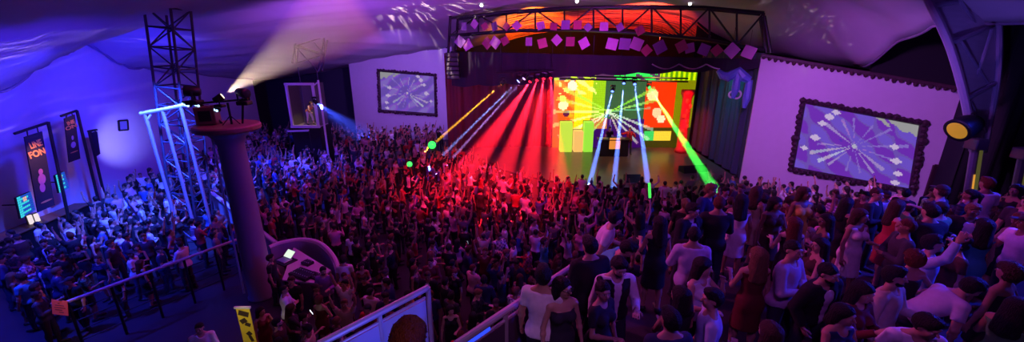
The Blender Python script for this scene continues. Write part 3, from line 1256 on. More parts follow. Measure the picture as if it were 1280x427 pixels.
# black valance with a pale swag cord
va = [at_truss(563, 64, .4), at_truss(953, 74, .4)]
vb = [at_truss(563, 100, .4), at_truss(948, 84, .4)]
mb = MB()
n = 90
loop_t, loop_b = [], []
d_ = (va[1] - va[0])
nn = Vector((-d_.y, d_.x, 0)).normalized()
fr_, bk_ = [], []
for i in range(n + 1):
    t = i / n
    o = nn * (.07 * math.sin(i * .9))
    zt = va[0].lerp(va[1], t)
    zb = vb[0].lerp(vb[1], t)
    zb = Vector((zt.x, zt.y, zb.z - .12 * abs(math.sin(t * PI * 9)) - (.35 if t < .33 else 0)))
    fr_ += [zt + o, zb + o]
    bk_ += [zt + o + nn * .04, zb + o + nn * .04]
v = fr_ + bk_
m0 = len(fr_)
f = []
for i in range(n):
    a = 2 * i
    f.append((a, a + 1, a + 3, a + 2))
    f.append((m0 + a, m0 + a + 2, m0 + a + 3, m0 + a + 1))
    f.append((a + 1, m0 + a + 1, m0 + a + 3, a + 3))
    f.append((a, a + 2, m0 + a + 2, m0 + a))
f += [(0, m0, m0 + 1, 1), (2 * n, 2 * n + 1, m0 + 2 * n + 1, m0 + 2 * n)]
va_o = tag(mb.add(v, f).build('valance', mat('black_valance', (0.02, 0.014, 0.028), .9)), 'black cloth valance hanging below the stage truss across the stage opening', 'curtain')
mb = MB()
pts = []
for i in range(49):
    t = i / 48
    p = at_truss(lerp(815, 900, t), 80 + 6 * abs(math.sin(t * PI * 2.5)), .35)
    pts.append(p)
tag(mb.tube(pts, .035, 6).build('rope_garland', mat('silver_cord', (.5, .45, .5), .4, .5)), 'pale looped swag cord hung along the black valance', 'decoration')
# blue swag on the wing curtain
sw = []
for (px, py) in ((897, 88), (903, 94), (910, 96), (917, 92), (923, 88), (929, 96), (937, 100)):
    sw.append(at_truss(px, py, .25))
mb = MB()
mb.tube(sw, [.10, .20, .26, .22, .2, .26, .18], 8)
for k in (4, 6):
    p = sw[k]
    mb.tube([p, p - Vector((0, 0, .9)), p - Vector((.05, 0, 1.4))], [.16, .2, .09], 8)
tag(mb.build('swag_drape', mat('blue_satin', (.12, .2, .6), .4)), 'blue satin swag draped across the dark wing of the stage', 'drape')
# pale round emblem on the wing curtain
c = at_truss(918, 118, .3)
em = thing('wall_emblem', 'small pale emblem of two overlapping rings on the dark stage wing', 'emblem', c)
me_ = mat('emblem_white', (.75, .7, .75), .5)
for dx, r in ((-.12, .16), (.13, .2)):
    ring = [c + Vector((dx + r * math.cos(a), 0, r * math.sin(a))) for a in [2 * PI * k / 20 for k in range(21)]]
    part(MB().tube(ring, .05, 6, False), 'ring', me_, em)

# hanging squares
sqp = local_thing('hanging_square', 'x', 'decoration')
part(MB().bevel_box((0, 0, 0), (.52, .03, .52), .012), 'panel', own_color_mat('square_card', .5, .1, 5), sqp)
part(MB().tube([(0, 0, .26), (0, 0, .95)], .008, 5), 'hanger', M_DARK, sqp)
rnd = random.Random(3)
sq_px = [(580, 33, 0), (593, 30, 1), (606, 33, 2), (618, 33, 0), (633, 33, 2), (646, 32, 1), (676, 32, 1), (692, 33, 2), (707, 31, 0), (722, 31, 3), (735, 34, 0), (755, 33, 1), (775, 34, 0), (800, 38, 3),
         (575, 52, 0), (584, 56, 1), (609, 54, 2), (619, 53, 1), (631, 51, 2), (661, 52, 1), (678, 54, 3), (696, 50, 1), (713, 52, 2), (730, 54, 1), (765, 55, 1), (781, 55, 0), (796, 55, 1), (808, 63, 3), (825, 59, 0),
         (852, 58, 3), (862, 60, 1), (880, 62, 0), (896, 63, 2), (915, 63, 1), (936, 65, 1)]
sq_cols = [(.26, .13, .32), (.55, .24, .48), (.36, .04, .12), (.5, .07, .14)]
sq_names = ['dim mauve', 'pale pink', 'dark crimson', 'bright red']
R8 = [0, 12, 45, 20, -30, 5, 40, -15]
for i, (px, py, cidx) in enumerate(sq_px):
    p = at_truss(px, py, -.55 - .15 * (i % 3))
    o = sqp if i == 0 else copy_tree(sqp)
    o.location = p
    ang = R8[(i * 5 + cidx) % 8]
    o.rotation_euler = (0, math.radians(ang), math.radians(-22 + rnd.uniform(-25, 25)))
    s = rnd.uniform(.82, 1.12) * (1.0 if py > 44 else .85)
    o.scale = (s, s, s)
    for ch in o.children:
        ch.color = (*sq_cols[cidx], 1)
        if ch.name.startswith('hanger'):
            ch.rotation_euler = (0, -math.radians(ang), 0)
    tilt = 'hung as a diamond' if abs(ang) in (40, 45) else 'tilted clockwise' if ang > 8 else 'tilted the other way' if ang < 0 else 'hung upright'
    row = 'upper' if py < 45 else 'lower'
    side = 'over the red beams' if px < 690 else 'over the bright LED wall' if px < 850 else 'over the dark wing'
    nth = sum(1 for (a, b, q) in sq_px if (b < 45) == (py < 45) and a <= px)
    words_ = ['first', 'second', 'third', 'fourth', 'fifth', 'sixth', 'seventh', 'eighth', 'ninth', 'tenth', 'eleventh', 'twelfth', 'thirteenth', 'fourteenth', 'fifteenth', 'sixteenth', 'seventeenth', 'eighteenth', 'nineteenth', 'twentieth', 'twenty-first', 'twenty-second']
    o['label'] = '%s square card %s, %s from the left in the %s row' % (sq_names[cidx], tilt, words_[nth - 1], row)
    o['group'] = 'square cards hanging from the stage truss'

# moving heads (lamp fixtures) hung from the truss
M_LENS = {}


def lens(c, lit=4.0):
    k = 'lens_%02x%02x%02x_%d' % (*[int(255 * min(1, q)) for q in c], int(lit))
    return emis(k, c, lit)


def moving_head(label, p, d, color, hang=True, lit=4.0, s=1.0, group=None):
    """Clamp/base, yoke, head and lens; d is where the head points."""
    t = thing('moving_head_light', label, 'stage light', p, group)
    p = Vector(p)
    d = Vector(d).normalized()
    up = 1 if hang else -1
    part(MB().bevel_box(p + Vector((0, 0, .30 * s * up)), (.34 * s, .3 * s, .12 * s), .02), 'base', M_DARK, t)
    yk = MB()
    side = d.cross(Vector((0, 0, 1)))
    side = side.normalized() if side.length > .1 else Vector((1, 0, 0))
    for k in (1, -1):
        yk.tube([p + Vector((0, 0, .24 * s * up)) + side * .17 * s * k, p + side * .17 * s * k], .025 * s, 6)
    yk.tube([p + Vector((0, 0, .25 * s * up)) + side * .18 * s, p + Vector((0, 0, .25 * s * up)) - side * .18 * s], .03 * s, 6)
    part(yk, 'yoke', M_DARK, t)
    R = d.to_track_quat('Z', 'Y').to_matrix()
    hd_ = part(MB().lathe([(.07 * s, -.2 * s), (.12 * s, -.17 * s), (.135 * s, 0), (.15 * s, .12 * s), (.15 * s, .17 * s), (.12 * s, .17 * s)], p, 16, R), 'head', M_DARK, t, True)
    part(MB().lathe([(.118 * s, .165 * s), (.10 * s, .185 * s), (.02 * s, .195 * s)], p, 14, R), 'lens', lens(color, lit) if lit else mat('dark_lens', (.03, .03, .05), .1), hd_)
    return t


BEAMS = []


def haze_cone(name, label, a, b, r0, r1, m):
    a, b = Vector(a), Vector(b)
    o = MB().tube([a, b], [r0, r1], 16).build(name, m)
    o['label'], o['category'] = label, 'light beam'
    o['kind'] = 'stuff'
    return o


def beam(label, hlabel, a, b, deg, color, power, dens, s=1.0, hang=True, group=None, blend=.25, r1k=1.0, lens_c=None):
    a, b = Vector(a), Vector(b)
    d = (b - a)
    moving_head(label, a, d, lens_c or color, hang, s=s, group=group)
    u = d.normalized()
    src = a + u * (.24 * s)
    spot('beam_lamp', src, b, color, power, deg, blend, .03)
    L = (b - src).length
    r1 = math.tan(math.radians(deg / 2)) * L * r1k
    haze_cone('beam_haze', hlabel, src + u * .05, b, .05, r1, dens)


HZ = haze_mat('thin_haze', 0.055)
HZ2 = haze_mat('dense_haze', 0.06)
HZ3 = haze_mat('faint_haze', 0.03)
Bl = (0.12, 0.22, 1.0)
W_ = (0.75, 0.8, 1)
G_ = (0.05, 1.0, 0.08)
RD = (1.0, 0.01, 0.03)

# three blue beams down to the stage lip
for i, (pa, pb) in enumerate((((766, 112), (737, 230)), ((780, 102), (767, 235)), ((793, 103), (811, 236)))):
    a = at(pa[0], pa[1], y=24.6)
    b = at(pb[0], pb[1], z=1.02)
    beam('stage light of the %s blue beam counted from the stage centre' % ('first', 'second', 'third')[(1, 0, 2)[i]], 'narrow blue light beam, %s of three falling on the stage lip' % ('leftmost', 'middle one', 'rightmost')[i], a, b, 3.0, Bl, 430000, HZ2, .8, group='lights on the stage bar')
# green beam into the terrace crowd
a = at(811, 108, y=24.6)
beam('stage light of the long green beam, farthest along the bar', 'bright green light beam slanting down to the terrace crowd', a, at(898, 244, z=2.0), 3.2, G_, 430000, HZ2, .8, group='lights on the stage bar')
spot('beam_lamp', a, at(868, 188, z=1.05), (1, .35, 0), 30000, 2.8, .3, .03)  # extra orange lamp added to warm the green beam's upper part
# orange and blue beams to the left
beam('stage light of the orange beam above the red curtain', 'narrow orange light beam slanting down to the left crowd', at(629, 103, y=24.2), at(545, 177, z=2.2), 2.2, (1, .42, .02), 330000, HZ2, .9, group='lights on the truss end')
beam('stage light of the pale blue beam above the red curtain', 'pale blue light beam, the upper of the pair over the left crowd', at(650, 99, y=24.2), at(553, 194, z=2.0), 2.0, (.25, .32, 1), 260000, HZ2, .9, group='lights on the truss end')
beam('stage light of the pink-white beam above the red curtain', 'pink-white light beam, the lower of the pair over the left crowd', at(657, 96, y=24.2), at(566, 197, z=2.0), 1.8, (.6, .28, 1), 240000, HZ2, .9, group='lights on the truss end')
# red floods
for i, (pa, pb, dg, pw) in enumerate((((664, 100), (560, 250), 15, 90000), ((672, 98), (612, 262), 12, 90000), ((680, 96), (655, 262), 12, 100000), ((688, 95), (700, 255), 13, 80000))):
    beam('red flood light above the stage, %s of four' % ('outermost', 'second from the white wall', 'third from the white wall', 'nearest the LED wall')[i], 'broad red shaft of light on the crowd, %s of four' % ('leftmost', 'second from the left', 'third from the left', 'rightmost')[i], at(pa[0], pa[1], y=24.0), at(pb[0], pb[1], z=.3), dg, RD, pw, HZ, .8, group='red floods', blend=.6)

# bar that carries the stage lights
bar = thing('lighting_bar', 'black lighting bar slung under the valance above the stage', 'bar', at(760, 98, y=24.9))
part(MB().tube([at(700, 94, y=25.2), at(760, 96, y=24.9), at(860, 98, y=24.4)], .05, 8), 'pipe', M_DARK, bar)
part(MB().tube([at(700, 98, y=25.3), at(760, 100, y=25.0), at(860, 102, y=24.5)], .05, 8), 'pipe', M_DARK, bar)
for px in (705, 740, 775, 820):
    p = at(px, 96, y=25.0)
    part(MB().tube([p, p + Vector((0, 0, 2.4))], .025, 6), 'drop_rod', M_DARK, bar)

br2 = thing('lamp_bar', 'short black bar of lamps hung before the valance above the red curtain', 'bar', at(655, 92, y=24.2))
part(MB().tube([at(620, 91, y=24.2), at(694, 88, y=24.0)], .045, 8), 'pipe', M_DARK, br2)
for px in (626, 660, 690):
    p = at(px, 90, y=24.15)
    part(MB().tube([p, p + Vector((0, 0, 1.5))], .02, 6), 'drop_rod', M_DARK, br2)

# LED wall: lit tiles on a black frame
LW0, LW1 = at(690, 184, z=1.0), at(859, 184, z=1.0)
LWy = LW0.y
LWz = 6.75
led = thing('led_wall', 'huge glowing LED wall at the back of the stage with green rays and red flowers', 'screen', (LW0.x, LWy, 1.0))
PAL = {}


def pal(c, s=1.0):
    q = tuple(round(k * 8) / 8 for k in c)
    key = 'led_%d_%d_%d_%d' % (*[int(k * 8) for k in q], int(s * 10))
    return emis(key, tuple(max(.0, k) ** 1.6 for k in q), s)


def painted(name, parent, org, ux, uy, nu, nv, fn, s, gap=.06):
    """A lit panel of small square lamps; fn(u, v) gives each one's colour, u right, v up (0..1)."""
    mb = MB()
    mats, index = [], {}
    nrm = ux.cross(uy).normalized()
    for j in range(nv):
        for i in range(nu):
            c = fn((i + .5) / nu, (j + .5) / nv)
            m = pal([max(0, min(1, k)) for k in c], s)
            if m.name not in index:
                index[m.name] = len(mats)
                mats.append(m)
            a = org + ux * ((i + gap / 2) / nu) + uy * ((j + gap / 2) / nv)
            e, g = ux * ((1 - gap) / nu), uy * ((1 - gap) / nv)
            mb.add([a, a + e, a + e + g, a + g], [(0, 1, 2, 3)], index[m.name])
    return part(mb, name, mats, parent)


def nz(u, v, k=1.0, s=0):
    return (math.sin(u * 37 * k + s) * math.sin(v * 41 * k + 2 * s) + math.sin(u * 61 * k + v * 47 * k + s)) / 2


def led_col(u, v):
    x, y = 690 + u * 169, 184 - v * 99           # where in the show's image
    r = math.hypot(x - 758, y - 139)
    an = math.degrees(math.atan2(139 - y, x - 758))
    if x < 715:
        c = (1.0, .42 + .25 * nz(u, v), .05)
    elif x < 737:
        c = (.95, .85, .05)
    elif x < 752:
        c = (.55, .75, .05)
    elif x < 800:
        c = (.12, .30, .12)
    elif x < 836:
        c = (.95, .13, .05)
    else:
        c = (.38, .36, .05)
    if x < 705 and y > 110:
        c = (1, .30, .03)
    if 696 < x < 742 and 90 < y < 118 and nz(u, v, 1.1, 3) > .2:
        c = (1, 1, .35)
    if y < 101:
        c = (.30, .12, .3)
        if x < 740 and nz(u, v, 1.4, 1) > .0:
            c = (.75, .9, .1)
        if 760 < x < 812 and nz(u, v, 1.0, 2) > -.25:
            c = (.1, .95, .25)
        if x > 815 and y > 91:
            c = (.7, .85, .05) if (int(x / 3) % 2) else (.3, .45, .05)
    for cx, cy, rr, cc in ((809, 119, 7, (1, .9, .5)), (816, 140, 6, (1, .8, .5)), (822, 148, 5, (1, .9, .6)), (712, 108, 6, (1, 1, .7)), (702, 131, 6, (1, .95, .6)), (706, 141, 4, (.2, .05, .1)), (701, 123, 4, (.9, 1, .3))):
        if math.hypot(x - cx, y - cy) < rr:
            c = cc
    if y > 148 and 738 < x < 802:
        c = (.12, .05, .22)
    if y > 158 and x > 802:
        c = (.10, .08, .05)
        if 803 < x < 836 and 163 < y < 175:
            c = (1, .75, .1) if x > 815 else (.15, .7, .2)
    if 736 < x < 756 and 146 < y < 160:
        c = (.8, .35, .08)
    # rays
    for a, w, L, cc in ((28, 3.5, 60, (.55, 1, .2)), (14, 3, 58, (.6, 1, .3)), (153, 4, 62, (.7, 1, .15)), (166, 3, 66, (.85, 1, .3)), (180, 3, 68, (1, 1, .5)), (194, 3, 70, (1, 1, .5)), (208, 4, 68, (1, 1, .7)), (218, 4, 64, (1, 1, .8)), (232, 3, 50, (.7, 1, .4)),
                        (-22, 3, 60, (.85, 1, .8)), (-34, 3, 62, (.9, 1, .85)), (-46, 3, 55, (.9, .9, .8)), (-62, 3, 46, (.9, .8, .7)), (-80, 2.5, 42, (.4, .4, .7)), (5, 2, 50, (.4, .8, .5))):
        da = (an - a + 180) % 360 - 180
        if abs(da) < w * .55 + 22 / max(r, 8) and r < L and r > 3:
            c = tuple(lerp(k, q, .85 * (1 - .5 * r / L)) for k, q in zip(c, cc))
    if r < 3.5:
        c = (.8, 1, .6)
    return c


painted('lamp_tiles', led, Vector((LW0.x, LWy - .07, 1.0)), Vector((LW1.x - LW0.x, 0, 0)), Vector((0, 0, LWz - 1.0)), 112, 66, led_col, 1.25)
part(MB().box(((LW0.x + LW1.x) / 2, LWy + .06, (1.0 + LWz) / 2), (LW1.x - LW0.x + .2, .2, LWz - .9)), 'cabinet', M_DARK, led)

# red carved pillars either side of the LED wall
for (x0, x1, y0, y1, lab) in ((680, 690, 95, 182, 'tall red-lit ornamental column between red curtain and LED wall'), (843, 858, 112, 190, 'red ornamental column in front of the dark end of the LED wall')):
    yy = 27.6
    b = at((x0 + x1) / 2, y1, z=1.0)
    yy = b.y
    t_ = at((x0 + x1) / 2, y0, y=yy)
    w_ = abs(at(x1, y1, y=yy).x - at(x0, y1, y=yy).x) / 2
    spot('column_fill', (b.x - .9, b.y - 2.6, 6.6), (b.x, b.y, 3.0), (1, .03, .03), 2600, 50, .8, .05)  # added unseen red lamp that makes the column look lit
    col = thing('ornamental_column', lab, 'column', (b.x, b.y, 1.0))
    mred = mat('red_glowing_panel', (.5, .02, .03), .5)  # plain red base colour, gives off no light
    H_ = t_.z - 1
    part(MB().lathe([(w_, 0), (w_, .25), (w_ * .75, .35), (w_ * .7, H_ - .6), (w_ * .85, H_ - .4), (w_, H_ - .3), (w_, H_)], (b.x, b.y, 1.0), 16), 'shaft', mred, col, True)
    mb = MB()
    k = 0
    z = 1.5
    while z < t_.z - .7:
        mb.sphere((b.x + .35 * w_ * math.sin(k * 1.8), b.y - w_ * .62, z), (w_ * .34, .07, .18), 5)
        z += .34
        k += 1
    part(mb, 'carving', mat('red_gilt', (.6, .12, .03), .4), col)

# lime and peach light boxes on the stage, in front of the LED wall
for (x0, y0, x1, y1, cc, lab) in ((699, 152, 716, 180, (.62, .85, .06), 'tall lime glowing box on the stage in front of the LED wall'), (716, 163, 729, 182, (1.0, .55, .14), 'small peach glowing box beside the tall lime box on stage'), (729, 152, 742, 167, (.35, .85, .05), 'bright green glowing box on the stage near the LED wall centre')):
    yb = 27.4
    p0, p1 = at(x0, y1, y=yb), at(x1, y0, y=yb)
    t_ = thing('light_box', lab, 'light box', ((p0.x + p1.x) / 2, yb, 1.0), 'glowing boxes on the stage')
    z0 = 1.0 if y1 > 170 else p0.z
    z0 = 1.0
    part(MB().bevel_box(((p0.x + p1.x) / 2, yb, (z0 + p1.z) / 2), ((p1.x - p0.x) * .94, .7, p1.z - z0), .03), 'glowing_face', emis('box_%s' % lab.split()[0] + lab.split()[1], cc, .95), t_)
    part(MB().box(((p0.x + p1.x) / 2, yb + .38, (z0 + p1.z) / 2), ((p1.x - p0.x) * .97, .06, p1.z - z0 + .04)), 'back_frame', M_DARK, t_)

# DJ desk with its orange front
p0, p1 = at(757, 176, y=26.2), at(786, 158, y=26.2)
c0 = at(769, 150, y=26.2)
dj = thing('dj_booth', 'dark DJ booth with an orange lit square front at stage centre', 'desk', (c0.x, 26.2, 1.0))
part(MB().bevel_box((c0.x, 26.2, 1.55), (1.9, .7, 1.1), .04), 'counter', M_DARK, dj)
part(MB().box((c0.x, 26.2, 2.13), (2.1, .85, .06)), 'desk_top', M_DARK, dj)
orr = (at(776, 155, y=25.8).x - at(762, 155, y=25.8).x)
part(MB().bevel_box((c0.x, 25.82, 1.9), (orr, .05, .75), .02), 'front_sign', emis('orange_sign', (1, .32, .05), .8), dj)
for k in (-.55, .55):
    part(MB().lathe([(.2, 0), (.2, .03), (.02, .03)], (c0.x + k, 26.2, 2.16), 18), 'turntable', M_STEEL, dj)
part(MB().bevel_box((c0.x, 26.2, 2.2), (.45, .4, .08), .015), 'mixer', M_DARK, dj)

# low black speakers (wedges) on the stage lip, round sub wedge by the green beam
def wedge(label, px, py, w, rz):
    p = at(px, py, z=1.0)
    t_ = thing('stage_monitor', label, 'loudspeaker', p, 'monitor speakers on the stage lip')
    R = Matrix.Rotation(rz, 3, 'Z')
    q = [Vector(k) for k in ((-w / 2, -.3, 0), (w / 2, -.3, 0), (w / 2, .3, 0), (-w / 2, .3, 0), (-w / 2, -.12, .42), (w / 2, -.12, .42), (w / 2, .3, .3), (-w / 2, .3, .3))]
    part(MB().add([R @ k + p for k in q], [(3, 2, 1, 0), (4, 5, 6, 7), (0, 1, 5, 4), (1, 2, 6, 5), (2, 3, 7, 6), (3, 0, 4, 7)]), 'cabinet', M_DARK, t_)
    g = [Vector(k) for k in ((-w / 2 + .05, .315, .03), (w / 2 - .05, .315, .03), (w / 2 - .05, .315, .27), (-w / 2 + .05, .315, .27), (-w / 2 + .05, .33, .03), (w / 2 - .05, .33, .03), (w / 2 - .05, .33, .27), (-w / 2 + .05, .33, .27))]
    part(MB().add([R @ k + p for k in g], [(3, 2, 1, 0), (4, 5, 6, 7), (0, 1, 5, 4), (1, 2, 6, 5), (2, 3, 7, 6), (3, 0, 4, 7)]), 'grille', M_STEEL, t_)


wedge('black wedge monitor on the stage lip beside the green beam', 866, 214, 1.5, .2)
wedge('black wedge monitor on the stage lip under the three blue beams', 790, 226, .8, 0)

# line array at the left end of the truss
c = at_truss(566, 84, -.75)
la_ = thing('line_array', 'black column of hung loudspeakers at the truss end by the white wall', 'loudspeaker', c)
for i in range(6):
    z = c.z + .75 - i * .27
    part(MB().bevel_box((c.x, c.y + .02 * i * i * .3, z), (.8, .45, .25), .03), 'speaker_cabinet', M_DARK, la_)
part(MB().tube([(c.x, c.y, c.z + .85), (c.x, c.y, c.z + 1.7)], .03, 6), 'hoist_chain', M_DARK, la_)

# framed projection screens
M_FRAME = mat('carved_dark_wood', (0.045, 0.016, 0.03), 0.5, noise=0.5, nscale=12, bump=0.5)


def framed(label, wall0, wall1, cor, fn, nu, nv, s, fw, flowers):
    """cor: photograph corners tl, tr, br, bl of the lit sheet."""
    tl, trr, br, bl = [on(wall0, wall1, *q) for q in cor]
    out = Vector(((wall1 - wall0).y, -(wall1 - wall0).x, 0)).normalized()
    t_ = thing('projection_screen', label, 'screen', (bl + br) / 2)
    tl, trr, br, bl = [p + out * .06 for p in (tl, trr, br, bl)]
    mb = MB()
    mats, index = [], {}
    for j in range(nv):
        for i in range(nu):
            c = fn((i + .5) / nu, (j + .5) / nv)
            m = pal([max(0, min(1, k)) for k in c], s)
            if m.name not in index:
                index[m.name] = len(mats)
                mats.append(m)
            P_ = lambda u, v: bl.lerp(br, u).lerp(tl.lerp(trr, u), v)
            mb.add([P_(i / nu, j / nv), P_((i + 1) / nu, j / nv), P_((i + 1) / nu, (j + 1) / nv), P_(i / nu, (j + 1) / nv)], [(0, 1, 2, 3)], index[m.name])
    part(mb, 'sheet', mats, t_)
    fr_ = MB()
    for a, b in ((tl, trr), (trr, br), (br, bl), (bl, tl)):
        d = (b - a).normalized()
        fr_.tube([a - d * fw * .5, b + d * fw * .5], fw * .55, 8)
    part(fr_, 'frame', M_FRAME, t_)
    or_ = MB()
    k = 0
    for a, b in ((tl, trr), (trr, br), (br, bl), (bl, tl)):
        n = max(4, int((b - a).length / (fw * 1.25)))
        for i in range(n + 1):
            p = a.lerp(b, i / n) + out * .08
            k += 1
            g = fw * (.5 + .3 * ((k * 5) % 4) / 3) * (1.25 if flowers and i in (n // 2, n // 4) else 1)
            ctr = (tl + br) / 2
            o_ = (p - ctr).normalized() * fw * .35
            or_.sphere(tuple(p + o_), (g, g, g), 4)
            ax = (b - a).normalized()
            or_.sphere(tuple(p + o_ + ax * fw * .5 + out * .05), (g * .45,) * 3, 3)
    part(or_, 'carved_border', M_FRAME, t_)
    return t_


def screen_col(u, v, seed=0):
    c = [.37, .19, .80]
    x, y = u - .50, v - .50
    r, an = math.hypot(x * 1.6, y), math.degrees(math.atan2(y, x * 1.6))
    g = .06 * nz(u, v, .35, seed)
    c = [k + g for k in c]
    for a, w, L, s_ in ((200, 2.6, .62, .55), (215, 3.2, .55, .7), (228, 2.4, .45, .4), (187, 1.8, .5, .35), (150, 3, .5, .4), (122, 3, .42, .3), (100, 2.2, .4, .3), (12, 2, .7, .25), (-10, 1.6, .62, .3), (-32, 3.5, .5, .45), (-48, 3, .45, .4), (60, 2, .4, .25), (-70, 2, .4, .25), (262, 2, .38, .22), (38, 2, .55, .25)):
        da = (an - a + 180) % 360 - 180
        if abs(da) < w and r < L:
            c = [lerp(k, q, s_) for k, q in zip(c, (.95, .9, 1))]
    if r < .032:
        c = [.8, .75, .9]
    for cx, cy, rr in ((.30, .93, .03), (.25, .85, .035), (.20, .74, .03), (.16, .52, .035), (.08, .34, .025), (.82, .60, .03), (.85, .40, .035), (.88, .22, .03), (.87, .08, .03)):
        if abs(u - cx) + abs(v - cy) < rr * 1.5:
            c = [.82, .72, .95]
    if u > .62 and v > .80 and v > 1.28 - .5 * u + .06 * nz(u, v):
        c = [.58, .60, .62]
    return c


framed('large framed screen with white rays on the purple wall beside the terraces', WR0, WR1, ((1004, 126), (1152, 154), (1138, 238), (989, 210)), screen_col, 96, 60, .62, .20, True)
framed('small framed screen on the far pale wall beyond the left crowd', WB0, WB1, ((474, 88), (544, 94), (545, 143), (476, 138)), lambda u, v: [.9 * k + (.10 if i != 1 else .12) for i, k in enumerate(screen_col(1 - u, v, 2))], 56, 40, .55, .20, False)
# -------------------------------------- left side: tower, podium, desk, rails
def lattice(parent, a, b, w, m, bays, r=.045, right=None, depth=None):
    """Four chords from a to b with rungs and diagonals; each chord and each bay's bracing is a part."""
    a, b = Vector(a), Vector(b)
    d = (b - a).normalized()
    rt = (right or Vector((1, 0, 0)))
    rt = (rt - d * rt.dot(d)).normalized()
    fw = d.cross(rt).normalized()
    dp = depth or w
    cs = [rt * (sx * w / 2) + fw * (sy * dp / 2) for sx, sy in ((-1, -1), (1, -1), (1, 1), (-1, 1))]
    for c in cs:
        part(MB().tube([a + c, b + c], r, 6), 'chord', m, parent)
    L = (b - a).length
    for i in range(bays):
        br = MB()
        p, q = a + d * (L * i / bays), a + d * (L * (i + 1) / bays)
        for k in range(4):
            c0, c1 = cs[k], cs[(k + 1) % 4]
            br.tube([q + c0, q + c1], r * .7, 5)
            u = (p + c0, q + c1) if (i + k) % 2 else (p + c1, q + c0)
            br.tube(list(u), r * .6, 5)
        part(br, 'bracing', m, parent)


TWX, TWY = -13.4, 16.0
t0 = at(208, 2, y=TWY)
tw = thing('truss_tower', 'tall lattice truss tower rising to the canopy beside the white equipment frame', 'truss', (-13.9, TWY, 0))
lattice(tw, (-13.95, TWY, .0), (t0.x, TWY, 9.35), .95, M_TRUSS, 13)
part(MB().box((-13.95, TWY, .03), (1.2, 1.2, .06)), 'base_plate', M_TRUSS, tw)

# leaning ladder truss under the canopy
ya = 27.0
lt = thing('roof_truss', 'ladder truss hanging from the canopy above the dancer in the lit box', 'truss', at(386, 80, y=ya))
la, lb = at(384, 84, y=ya), at(398, -4, y=ya)
lattice(lt, la, lb, 1.7, M_TRUSS, 4, .06, depth=.5)
for dx in (-.6, .6):
    part(MB().tube([la + Vector((dx, 0, 0)), Vector((la.x + dx, ya, 3.0))], .03, 6), 'cable', M_TRUSS, lt)

# white goalpost frame with a deck of lamps beside the tower
fy = 15.0
gf = thing('equipment_frame', 'white tube goalpost frame standing at the foot of the lattice tower', 'frame', at(190, 205, y=fy))
for px, pt in ((181, 141), (203, 137), (226, 133)):
    tp = at(px, pt, y=fy)
    part(MB().tube([tp, (tp.x + .1, fy, .02)], .06, 8), 'upright', mat('dimmed_white_tube', (.28, .26, .32), .5), gf)  # white tubes darkened in their colour to look less brightly lit
part(MB().tube([at(176, 142, y=fy), at(232, 131, y=fy)], .07, 8), 'top_bar', M_WHITEM, gf)
part(MB().tube([at(183, 152, y=fy), at(190, 141, y=fy)], .035, 6), 'corner_brace', M_WHITEM, gf)

# mushroom-topped lighting podium
PX, PY = -8.35, 11.6
pd = thing('lighting_podium', 'round pillar with a wide disc top carrying lamps, behind the rail end', 'pillar', (PX, PY, 0))
pz = at(292, 160, y=PY).z
M_POD = mat('painted_pillar', (.26, .24, .32), .55, noise=.08, nscale=2)
part(MB().lathe([(.42, 0), (.42, .06), (.39, .1), (.37, pz * .5), (.35, pz - .5), (.40, pz - .3), (.55, pz - .12)], (PX, PY, 0), 24), 'shaft', M_POD, pd, True)
part(MB().lathe([(.55, 0), (.82, .06), (.86, .1), (.86, .2), (.82, .24)], (PX, PY, pz - .12), 32), 'disc_top', mat('wood_disc', (.25, .13, .10), .5, noise=.2), pd)
part(MB().tube([(PX - .3, PY - .3, pz - .15), (PX - .36, PY - .32, .3)], .03, 6), 'cable_pipe', M_WHITEM, pd)
dz = pz + .12
# carton-like amp case on the disc
cs_ = at(266, 150, y=PY - .2)
bx = thing('amplifier_case', 'square wooden amplifier case tilted on the edge of the podium disc', 'case', (PX - .62, PY, dz))
Rb = Matrix.Rotation(.35, 3, 'Z')
part(MB().bevel_box((PX - .5, PY, dz + .27), (.5, .5, .5), .02, Rb), 'body', M_WOOD, bx)
part(MB().bevel_box(Vector((PX - .5, PY, dz + .27)) + Rb @ Vector((0, -.252, 0)), (.3, .02, .3), .005, Rb), 'grille', M_DARK, bx)
Rh = Rb @ Vector((0, -.28, 0))
part(MB().tube([Vector((PX - .6, PY, dz + .52)), Vector((PX - .6, PY, dz + .57)), Vector((PX - .4, PY, dz + .57)), Vector((PX - .4, PY, dz + .52))], .012, 5), 'handle', M_STEEL, bx)
# lamp stand with a crossbar of fixtures
st = thing('lamp_stand', 'dark stand with a crossbar of lamps on the podium disc', 'stand', (PX + .15, PY, dz))
part(MB().tube([(PX + .15, PY, dz), (PX + .15, PY, dz + .62)], .03, 8), 'pole', M_DARK, st)
part(MB().tube([(PX - .75, PY, dz + .60), (PX + .75, PY, dz + .72)], .028, 8), 'crossbar', M_DARK, st)
for k in range(3):
    a_ = k * 2.1
    part(MB().tube([(PX + .15, PY, dz + .25), (PX + .15 + .25 * math.cos(a_), PY + .25 * math.sin(a_), dz)], .014, 5), 'foot', M_DARK, st)
WARM = (1, .82, .5)
